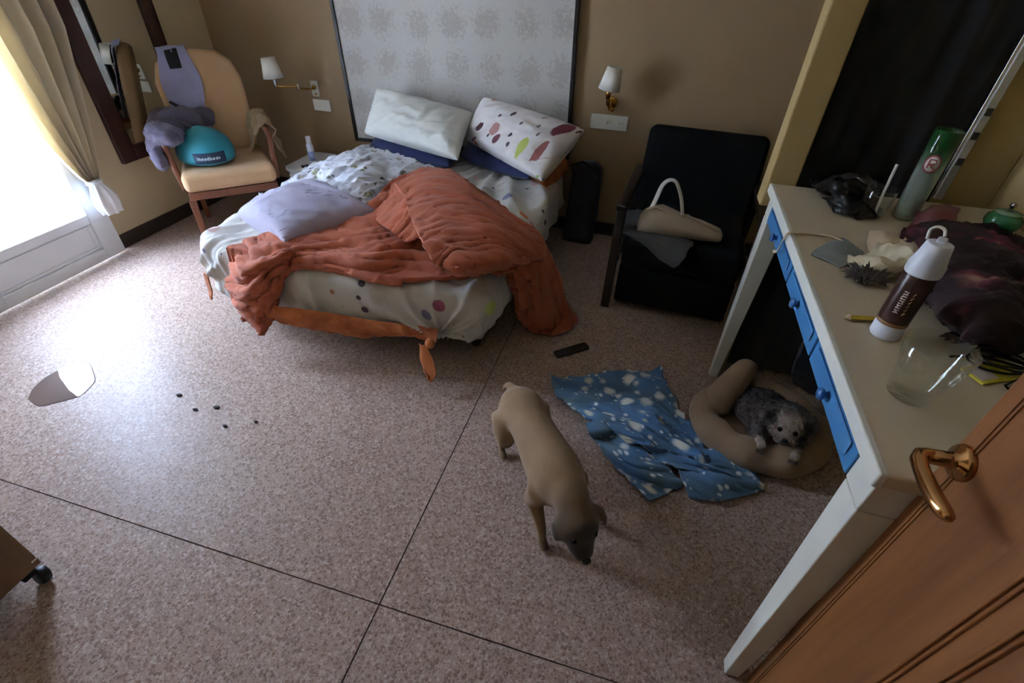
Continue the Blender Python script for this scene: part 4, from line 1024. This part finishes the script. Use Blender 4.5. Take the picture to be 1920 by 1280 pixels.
# black cloth slumped below the desk
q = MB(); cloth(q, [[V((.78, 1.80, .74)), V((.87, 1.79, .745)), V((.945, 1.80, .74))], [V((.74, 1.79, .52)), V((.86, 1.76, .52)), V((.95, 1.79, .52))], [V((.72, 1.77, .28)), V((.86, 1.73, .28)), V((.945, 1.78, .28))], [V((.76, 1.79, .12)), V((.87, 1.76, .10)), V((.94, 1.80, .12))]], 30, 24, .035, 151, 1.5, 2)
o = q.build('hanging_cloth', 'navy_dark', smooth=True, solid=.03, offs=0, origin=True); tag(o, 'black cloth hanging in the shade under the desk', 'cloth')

# ------------------------------------------------------------------ things on the desk
def D(px, py, dz=0): return at(px, py, TZ + .001 + dz)
# black plastic bag with its handle
q = MB(); cloth(q, [[D(1515, 345), D(1550, 335, .0), D(1600, 330, .0), D(1650, 335)], [D(1525, 352, .0), D(1560, 345, .06), D(1605, 345, .075), D(1655, 350, .0)], [D(1550, 372, .0), D(1580, 368, .05), D(1615, 368, .035), D(1640, 378, .0)], [D(1556, 396), D(1590, 404, .008), D(1630, 412, .004), D(1655, 405)]], 40, 40, .030, 161, .8, 1.4, TZ + .003, freq=2)
bgp = q.build('plastic_bag', 'black_bag', smooth=True, solid=.002, origin=True); tag(bgp, 'crumpled black plastic bag at the far end of the desk', 'plastic bag')
q = MB().tube([catmull([D(1570, 385, .004), D(1568, 350, .05), D(1575, 330, .10), D(1600, 330, .15), D(1625, 335, .155), D(1640, 345, .12)], t / 20) for t in range(21)], [.011 + .005 * math.sin(t * 1.3) for t in range(21)], 8, flat=.45)
sub(q, 'bag_handle', 'black_bag', bgp, smooth=True)
def tumbler(name, c, r0, r1, h, label, base=.008, seg=40):
    s = thing(name, label, 'glass', c)
    MB().lathe([(.001, 0), (r0 - .002, 0), (r0, .003), (r0 + (r1 - r0) * .5, h * .5), (r1, h - .001), (r1 - .0012, h), (r1 - .0026, h - .001), (r0 + (r1 - r0) * .5 - .0028, h * .5), (r0 - .003, base), (.001, base)], (0, 0, 0), seg).build('glass_body', 'clear_glass', s, smooth=True)
    return s
c = D(1632, 402)
g1 = tumbler('drinking_glass', c, .034, .044, .085, 'short drinking glass with a white straw by the plastic bag')
st = MB().tube([(.006, -.01, .01), (.014, .02, .07), (.024, .05, .145)], .0042, 10).build('straw', 'plastic_white'); st.location = c; tag(st, 'white straw standing in the short glass', 'straw')
c = D(1692, 408)
b = thing('glass_bottle', 'tall green-topped glass bottle with a round red emblem', 'bottle', c)
MB().lathe([(.001, 0), (.030, 0), (.033, .004), (.033, .09), (.0345, .2), (.036, .262), (.0345, .264), (.0335, .262), (.0325, .2), (.031, .09), (.030, .012), (.001, .012)], (0, 0, 0), 40).build('bottle_body', 'bottle_glass', b, smooth=True)
ea = math.atan2(-c.y, -c.x)
def disc(rad, r, z, n=24, sx=1):
    q = MB(); pts = []
    for k in range(n):
        t = 2 * math.pi * k / n; a_ = ea + rad * math.cos(t) / r; pts.append(V((r * math.cos(a_), r * math.sin(a_), z + rad * 1.2 * math.sin(t))))
    ce = V((r * math.cos(ea), r * math.sin(ea), z)); q.add([ce] + pts, [(0, 1 + k, 1 + (k + 1) % n) for k in range(n)]); return q
em = disc(.021, .0358, .175).build('emblem', 'emblem_red', b)
disc(.017, .0362, .175).build('emblem_centre', 'emblem_white', em)
em2 = MB(); f3 = lambda u, w: V((.0372 * math.cos(ea + u / .0355), .0372 * math.sin(ea + u / .0355), .175 + w))
em2.tube([f3(-.008, -.012), f3(-.008, .012), f3(.006, .012), f3(.009, .004), f3(-.006, -.001), f3(.009, -.013)], .0022, 6); em2.tube([f3(-.008, -.0), f3(.006, .0)], .002, 6)
em2.build('emblem_mark', 'emblem_red', em, smooth=True)
# green ornament by the wall
c = D(1868, 432)
g = thing('glass_ornament', 'squat glossy green pot with a small knob by the yellow wall', 'ornament', c)
MB().lathe([(.001, 0), (.026, 0), (.040, .012), (.047, .028), (.044, .044), (.032, .056), (.016, .061), (.001, .062)], (0, 0, 0), 36).build('pot_body', 'green_glaze', g, smooth=True)
MB().lathe([(.0335, .0555), (.0345, .058), (.018, .064), (.016, .062)], (0, 0, 0), 36).build('pale_ring', 'green_pale', g, smooth=True)
MB().lathe([(.001, .061), (.008, .061), (.005, .070), (.009, .078), (.006, .086), (.001, .088)], (0, 0, 0), 20).build('lid_knob', 'chrome', g, smooth=True)
# red folded cloth
q = MB(); cloth(q, [[D(1718, 400, .0), D(1760, 385, .0), D(1800, 392, .0)], [D(1715, 410, .015), D(1755, 395, .035), D(1795, 402, .02)], [D(1700, 425, .004), D(1745, 420, .03), D(1790, 418, .015)]], 20, 24, .015, 171, .3, 2, TZ + .002)
o = q.build('folded_cloth', 'red_cloth', smooth=True, solid=.004, origin=True); tag(o, 'dusty red cloth behind the maroon scarf on the desk', 'cloth')
# maroon scarf heap
q = MB(); cloth(q, [
 [D(1690, 445, .0), D(1745, 425, .01), D(1810, 425, .01), D(1870, 440, .0), D(1925, 455, .0)],
 [D(1690, 470, .0), D(1750, 465, .05), D(1820, 465, .055), D(1880, 470, .045), D(1940, 480, .0)],
 [D(1700, 520, .0), D(1760, 525, .055), D(1830, 520, .075), D(1900, 515, .07), D(1955, 520, .0)],
 [D(1730, 575, .0), D(1785, 590, .06), D(1850, 580, .095), D(1920, 570, .08), D(1975, 560, .0)],
 [D(1765, 615, .0), D(1810, 640, .035), D(1870, 635, .06), D(1930, 615, .05), D(1980, 600, .0)],
 [D(1790, 640, .0), D(1835, 665, .0), D(1885, 665, .0), D(1935, 640, .0), D(1975, 625, .0)]], 80, 80, .045, 181, .9, 2.0, TZ + .003, .2, 1.1)
for v in q.v: v.x = min(v.x, XR - .012)
o = q.build('scarf', 'maroon_scarf', smooth=True, solid=.004, origin=True); tag(o, 'dark maroon patterned scarf heaped on the desk', 'scarf')
q = MB().tube([catmull([D(1738, 448, .055), D(1745, 430, .075), D(1760, 425, .085), D(1772, 432, .08), D(1770, 448, .065)], t / 20) for t in range(21)], .004, 8)
o = q.build('hair_band', 'plastic_white', origin=True, smooth=True); tag(o, 'thin white hair band sticking out of the maroon scarf', 'hair band')
# cream lace garment, tan satin piece, fluffy piece, grey pouch
q = MB(); cloth(q, [[D(1632, 440, .0), D(1660, 432, .012), D(1690, 440, .0)], [D(1625, 455, .01), D(1660, 452, .032), D(1700, 455, .01)], [D(1628, 470, .004), D(1662, 474, .02), D(1705, 468, .004)]], 24, 24, .016, 191, .4, 2, TZ + .002)
o = q.build('satin_cloth', 'tan_satin', smooth=True, solid=.003, origin=True); tag(o, 'tan satin cloth folded behind the cream garment', 'cloth')
q = MB(); cloth(q, [[D(1585, 478, .0), D(1630, 470, .01), D(1690, 452, .01), D(1735, 452, .0)], [D(1590, 490, .018), D(1640, 482, .03), D(1700, 472, .04), D(1745, 468, .02)], [D(1595, 500, .004), D(1650, 502, .024), D(1700, 495, .035), D(1735, 485, .02)], [D(1635, 520, .0), D(1665, 516, .008), D(1705, 508, .01), D(1730, 500, .0)]], 40, 50, .030, 195, .2, 2.0, TZ + .003, .2, 1.5)
o = q.build('lace_garment', 'cream_lace', smooth=True, solid=.003, origin=True); tag(o, 'crumpled cream lace garment between the pouch and spray can', 'garment')
q = MB(); c = D(1620, 527)
random.seed(9)
for k in range(260):
    a = random.uniform(0, 2 * math.pi); e = random.uniform(.05, 1.2); r_ = random.uniform(.2, 1)
    p0 = c + V((math.cos(a) * .03 * r_, math.sin(a) * .022 * r_, .006 + .012 * random.random()))
    d_ = V((math.cos(a) * math.cos(e), math.sin(a) * math.cos(e), math.sin(e))) * random.uniform(.016, .032)
    q.tube([p0, p0 + d_ * .6, p0 + d_ + V((0, 0, -.004))], [.0042, .003, .0006], 5)
for v in q.v: v.z = max(TZ + .001, v.z)
o = q.build('fluffy_scrunchie', 'fluffy_grey', origin=True, smooth=True); tag(o, 'fluffy grey-brown hair scrunchie in front of the cream garment', 'scrunchie')
q = MB(); cloth(q, [[D(1520, 478, .0), D(1540, 462, .004), D(1580, 445, .006)], [D(1545, 486, .004), D(1575, 474, .016), D(1600, 458, .014)], [D(1575, 502, .0), D(1600, 490, .008), D(1622, 474, .006)]], 24, 24, .006, 201, .3, 2, TZ + .002)
o = q.build('satin_pouch', 'grey_satin', smooth=True, solid=.004, origin=True); tag(o, 'grey-green satin pouch with a strap hanging over the desk edge', 'pouch')
q = MB().tube([catmull([D(1580, 452, .012), D(1560, 442, .010), D(1530, 438, .006), D(1495, 436, .004), V((.432, 1.49, TZ + .003)), V((.428, 1.50, TZ - .02)), V((.430, 1.52, TZ - .07)), V((.43, 1.56, TZ - .09))], t / 30) for t in range(31)], .0055, 8, flat=.35)
sub(q, 'strap', 'tan_satin', o, smooth=True)
# brown spray can with white cap
c = D(1657, 626)
cn = thing('spray_can', 'brown spray can with white cap and base on the desk', 'spray can', c)
MB().lathe([(.001, 0), (.0265, 0), (.0285, .004), (.0285, .038), (.001, .038)], (0, 0, 0), 40).build('base_band', 'spray_white', cn, smooth=True)
MB().lathe([(.0286, .034), (.0290, .036), (.0290, .041), (.0286, .043)], (0, 0, 0), 40).build('gold_line', 'can_gold', cn, smooth=True)
MB().lathe([(.0284, .038), (.0288, .04), (.0288, .148), (.027, .153), (.001, .153)], (0, 0, 0), 40).build('can_body', 'can_brown', cn, smooth=True)
MB().lathe([(.001, .150), (.0305, .150), (.031, .153), (.031, .170), (.0285, .176), (.025, .192), (.022, .212), (.019, .2135), (.001, .2135)], (0, 0, 0), 40).build('cap', 'spray_white', cn, smooth=True)
MB().box(-.003, .022, -.008, .008, .196, .219, Matrix.Rotation(math.atan2(c.y, c.x), 4, 'Z')).build('nozzle', 'spray_white', cn, bevel=.003)
ea = math.atan2(-c.y, -c.x) - .12; q = MB()
for k in range(5):                                                    # pale vertical lettering, too blurred to read
    z0 = .068 + k * .0105; w = .0085
    f3 = lambda u, z: V((.0292 * math.cos(ea + u / .029), .0292 * math.sin(ea + u / .029), z))
    q.tube([f3(-w * .5, z0), f3(w * .5, z0 + .0006)], .0011, 6); q.tube([f3(-w * .5, z0 + .006), f3(w * .5, z0 + .0062)], .0011, 6)
    q.tube([f3((-.5 if k % 2 else .4) * w, z0), f3((.1 if k % 3 else -.4) * w, z0 + .006)], .001, 6)
q.build('lettering', 'can_print', cn, smooth=True)
q = MB()
for k in range(6):
    z0 = .066 + k * .009; q.tube([V((.0291 * math.cos(ea + .42), .0291 * math.sin(ea + .42), z0)), V((.0291 * math.cos(ea + .52), .0291 * math.sin(ea + .52), z0 + .006))], .0012, 6)
q.build('gold_lettering', 'can_gold', cn, smooth=True)
# yellow pencil
a, b_ = D(1580, 598), D(1646, 602); d_ = b_ - a
pc = thing('pencil', 'flat yellow carpenter pencil lying behind the brown spray can', 'pencil', (a + b_) / 2, math.atan2(d_.y, d_.x))
ln = d_.length
MB().tube([(-ln / 2 + .012, 0, .0045), (ln / 2 + .02, 0, .0045)], .009, 6, flat=.6).build('shaft', 'pencil_yellow', pc)
MB().tube([(-ln / 2 + .012, 0, .0045), (-ln / 2, 0, .0035)], [.0085, .001], 6).build('tip', 'tan_satin', pc)
MB().box(-ln / 2 + .012, ln / 2 + .02, -.0086, -.0075, .003, .0065).build('dark_stripe', 'can_brown', pc)
# large tumbler in front
tumbler('drinking_glass', D(1703, 738), .037, .055, .112, 'large empty clear drinking glass at the near end of the desk', .012, 48)
# packet and cable near the door
c = D(1858, 702)
pk = thing('yellow_packet', 'yellow packet under the black cable near the door', 'packet', c, R(28))
MB().box(-.05, .06, -.024, .024, 0, .006).build('packet_body', 'yellow_pack', pk, bevel=.002)
MB().box(-.045, -.005, -.016, .016, .006, .0066).build('packet_label', 'can_print', pk)
cb = MB(); c = D(1872, 682, .012); pts = []
random.seed(5)
for k in range(90):
    t = k / 89 * 2 * math.pi * 3.6
    pts.append(c + V((math.cos(t) * (.048 + .004 * math.sin(t * .7)), math.sin(t) * (.026 + .006 * math.sin(t * .37)), .0 + .004 * (k / 30) + .004 * math.sin(t * 1.3))))
cb.tube([c + V((-.075, .01, -.008)), c + V((-.02, .026, -.004))] + pts + [c + V((.03, -.03, .004)), c + V((-.01, -.06, -.007)), c + V((-.005, -.085, -.009))], .0024, 8)
o = cb.build('coiled_cable', 'plastic_black', origin=True, smooth=True); tag(o, 'thin black cable coiled at the near end of the desk', 'cable')

# ------------------------------------------------------------------ cabinet on castors, lower left
cb_x, cb_y = -1.485, .325
ct = thing('rolling_cabinet', 'brown cabinet on black castors at the lower left', 'cabinet', (cb_x - .24, cb_y - .25, 0))
MB().box(cb_x - .48, cb_x, cb_y - .50, cb_y, .075, .62).build('carcass', 'cabinet_wood', ct, world=True, bevel=.003)
MB().box(cb_x - .485, cb_x + .006, cb_y - .505, cb_y + .006, .62, .645).build('cabinet_top', 'cabinet_wood', ct, world=True, bevel=.004)
MB().box(cb_x - .012, cb_x + .0015, cb_y - .016, cb_y + .0015, .098, .104).build('edge_chip', 'chip_white', ct, world=True)
for (x, y) in ((-.035, -.04), (-.44, -.04), (-.035, -.46), (-.44, -.46)):
    w = MB().lathe([(.001, -.012), (.024, -.012), (.027, -.008), (.027, .008), (.024, .012), (.001, .012)], (cb_x + x + .022, cb_y + y + .022, .027), 20, Matrix.Rotation(R(70), 3, 'X') @ Matrix.Rotation(R(35), 3, 'Z')).build('castor_wheel', 'rubber_black', ct, world=True, smooth=True)
    MB().box(cb_x + x - .014, cb_x + x + .024, cb_y + y - .014, cb_y + y + .024, .045, .076).build('castor_fork', 'rubber_black', w, world=True, bevel=.004)

# ------------------------------------------------------------------ pet bed
PB = thing('pet_bed', 'round tan plush pet bed with a floppy side under the desk', 'pet bed', (.63, 1.56, 0))
q = MB().lathe([(.001, .004), (.17, .004), (.19, .02), (.17, .042), (.08, .05), (.001, .05)], (0, 0, 0), 48, sx=1.1, sy=.95)
q.build('cushion', 'pet_bed', PB, smooth=True)
q = MB(); rows = []; NR = 90
for k in range(NR):
    a = 2 * math.pi * k / NR; ca, sa = math.cos(a), math.sin(a)
    rr = .058 + .006 * noise.noise(V((ca * 2, sa * 2, 3))) + .004 * math.sin(a * 9)
    left = max(0, -ca) ** 3
    R0 = .185 + .015 * left
    row = []
    for j in range(20):
        b = 2 * math.pi * j / 20
        row.append(V((ca * (R0 * 1.08 + rr * math.cos(b)), sa * (R0 * .95 + rr * math.cos(b)), max(.003, rr * .95 + rr * math.sin(b) * 1.05 + .025 * max(0, sa) * (math.sin(b) > 0)))))
    rows.append(row)
q.grid(rows, closed_u=True, closed_v=True).build('bolster', 'pet_bed', PB, smooth=True)
pl_ = PB.location
fs = [A(1330, 775, .07), A(1345, 752, .095), A(1365, 728, .13), A(1388, 702, .165), A(1402, 686, .185), A(1406, 681, .19)]
q = MB().tube([catmull(fs, t / 24) for t in range(25)], [(.004 if t in (0, 24) else .062 * min(1, (t / 24 / .12) ** .5 if t < 3 else 1) * (1 - .55 * (t / 24) ** 2)) for t in range(25)], 24, flat=.8)
for v in q.v: v += V((1, 1, 1)) * .006 * noise.noise(v * 18)
q.build('floppy_side', 'pet_bed', PB, world=True, smooth=True)

# ------------------------------------------------------------------ dogs
DG = thing('tan_dog', 'short-haired tan dog with a dark muzzle walking across the floor', 'dog', (-.152, 1.025, 0), math.atan2(-.40, .30))
q = MB()
def sect(rows, n=24): q.grid([[V((x, y0 + ry * math.cos(2 * math.pi * k / n), z + rz * math.sin(2 * math.pi * k / n))) for k in range(n)] for (x, y0, z, ry, rz) in rows], closed_v=True); b_ = len(q.v); q.f.append(tuple(range(b_ - n * len(rows), b_ - n * len(rows) + n))); q.f.append(tuple(range(b_ - n, b_)))
sect([(-.285, 0, .235, .02, .025), (-.27, 0, .24, .05, .05), (-.235, 0, .245, .072, .07), (-.19, 0, .25, .082, .078), (-.12, 0, .255, .072, .07), (-.05, 0, .25, .074, .078), (.03, 0, .24, .082, .092), (.09, 0, .238, .086, .10), (.145, 0, .243, .078, .09), (.19, .0, .25, .056, .062), (.205, 0, .25, .03, .035)])
q.tube([(.13, 0, .265), (.19, 0, .265), (.235, -.004, .245), (.265, -.006, .225)], [.06, .058, .052, .046], 16)
q.ball((.268, -.008, .222), (.060, .064, .056)); q.ball((.248, -.008, .235), (.052, .062, .05))
q.tube([(.275, -.01, .21), (.302, -.012, .185), (.318, -.013, .165), (.325, -.013, .152)], [.046, .041, .036, .028], 16)
for s_ in (-1, 1):
    q.tube([(-.20, s_ * .05, .235), (-.165, s_ * .066, .16), (-.16, s_ * .066, .14)], [.06, .046, .036], 14)                       # thigh to knee
    hx = .0 if s_ < 0 else -.05
    q.tube([(-.16, s_ * .066, .145), (-.225 + hx * .5, s_ * .064, .085), (-.235 + hx, s_ * .062, .07)], [.036, .021, .018], 12)       # shank to hock
    q.tube([(-.235 + hx, s_ * .062, .075), (-.222 + hx, s_ * .062, .03), (-.215 + hx, s_ * .062, .018)], [.018, .0145, .015], 12)
    q.ball((-.198 + hx, s_ * .062, .013), (.026, .019, .013), 14, 8)
    fx = .045 if s_ < 0 else -.03
    q.tube([(.12, s_ * .055, .22), (.10, s_ * .072, .15), (.105 + fx * .5, s_ * .07, .12)], [.05, .034, .026], 12)
    q.tube([(.105 + fx * .5, s_ * .07, .125), (.12 + fx, s_ * .066, .065), (.125 + fx, s_ * .064, .02)], [.026, .018, .0165], 12)
    q.ball((.142 + fx, s_ * .064, .013), (.027, .02, .013), 14, 8)
    q.tube([(.245, s_ * .046, .258), (.255, s_ * .072, .245), (.275, s_ * .080, .215), (.285, s_ * .078, .195)], [.014, .02, .019, .007], 10, flat=.45)   # folded ears
q.tube([(-.265, 0, .27), (-.30, -.004, .272), (-.325, -.014, .245), (-.335, -.02, .20)], [.02, .015, .012, .007], 10)
sm = lambda a, b, x: max(0, min(1, (x - a) / (b - a)))
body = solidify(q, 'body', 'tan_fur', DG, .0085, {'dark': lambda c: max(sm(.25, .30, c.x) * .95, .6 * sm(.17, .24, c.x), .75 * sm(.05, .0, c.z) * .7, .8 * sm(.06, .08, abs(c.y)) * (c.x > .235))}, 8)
for s_ in (-1, 1): MB().ball((.312, -.01 + s_ * .033, .232), .0085, 12, 8).build('eye', 'eye', DG, smooth=True)
MB().ball((.348, -.013, .166), (.010, .014, .010), 12, 8).build('nose', 'eye', DG, smooth=True)

GD = thing('grey_dog', 'small shaggy grey dog curled up in the tan pet bed', 'dog', (.675, 1.55, .048), math.atan2(-.80, -.12) )
q = MB()                                                              # local +x looks towards the doorway
q.ball((-.045, -.055, .055), (.115, .105, .062), 28, 16); q.ball((-.02, .03, .06), (.095, .10, .06), 24, 14)
q.tube([(.0, .0, .075), (.035, .01, .095), (.06, .015, .105)], [.06, .055, .05], 14)
HC = V((.065, .012, .125))
q.ball(HC, (.066, .076, .066), 24, 14)
q.ball(HC + V((.052, 0, -.022)), (.038, .042, .034), 18, 12)
for s_ in (-1, 1):
    q.tube([HC + V((-.005, s_ * .05, .045)), HC + V((.004, s_ * .076, .045)), HC + V((.016, s_ * .088, .01)), HC + V((.02, s_ * .082, -.03))], [.02, .024, .022, .012], 12, flat=.5)
    q.tube([(.06, s_ * .075, .05), (.115, s_ * .07, .055), (.165, s_ * .058, .066), (.185, s_ * .055, .066)], [.028, .022, .020, .018], 12)
fr = lambda c: .005 * noise.noise(c * 60) + .004 * noise.noise(c * 120)
def pale(c):
    d = c - (HC + V((.05, 0, .022))); h_ = 1 - sm(.03, .075, d.length); p_ = sm(.12, .16, c.x)
    return max(.95 * h_, .85 * p_) * (.85 + .5 * noise.noise(c * 50))
def dark(c):
    e = min((c - (HC + V((.03, s_ * .06, .025)))).length for s_ in (-1, 1)); m_ = (c - (HC + V((.088, 0, -.03)))).length
    return max(.75 * (1 - sm(.015, .035, e)), .8 * (1 - sm(.012, .032, m_)), .65 * sm(-.0, -.06, c.x))
gb = solidify(q, 'body', 'grey_fur', GD, .0065, {'pale': pale, 'dark': dark}, 5, fr)
for s_ in (-1, 1): MB().ball(HC + V((.0655, s_ * .026, .012)), .009, 12, 8).build('eye', 'eye', GD, smooth=True)
MB().ball(HC + V((.0935, 0, -.014)), (.009, .013, .010), 12, 8).build('nose', 'eye', GD, smooth=True)
for s_ in (-1, 1):
    for k in range(4): MB().ball((.196, s_ * .055 + (k - 1.5) * .0085, .062), (.008, .0045, .008), 10, 6).build('toe', 'grey_fur', GD, smooth=True)
# shaggy coat
me = gb.data; random.seed(12); q = MB(); pol = [p for p in me.polygons]
for k in range(3600):
    p = random.choice(pol); c = p.center; n = p.normal
    if n.z < -.2: continue
    if c.x > .15: continue
    ln = random.uniform(.008, .02)
    d_ = (n * .55 + V((.1, 0, -.55)) + V((random.uniform(-.4, .4), random.uniform(-.4, .4), random.uniform(-.2, .2)))).normalized()
    sd_ = d_.cross(n)
    if sd_.length < .01: continue
    sd_.normalize(); w_ = .0016
    q.add([c - sd_ * w_ - n * .001, c + sd_ * w_ - n * .001, c + d_ * ln * .6 + n * ln * .25, c + d_ * ln], [(0, 1, 2), (0, 2, 3), (1, 3, 2)])
co = q.build('coat', 'grey_fur', gb); co['kind'] = 'stuff'
for an, fn in (('pale', pale), ('dark', dark)):
    a_ = co.data.attributes.new(an, 'FLOAT', 'POINT'); a_.data.foreach_set('value', [max(0, min(1, fn(v.co))) for v in co.data.vertices])
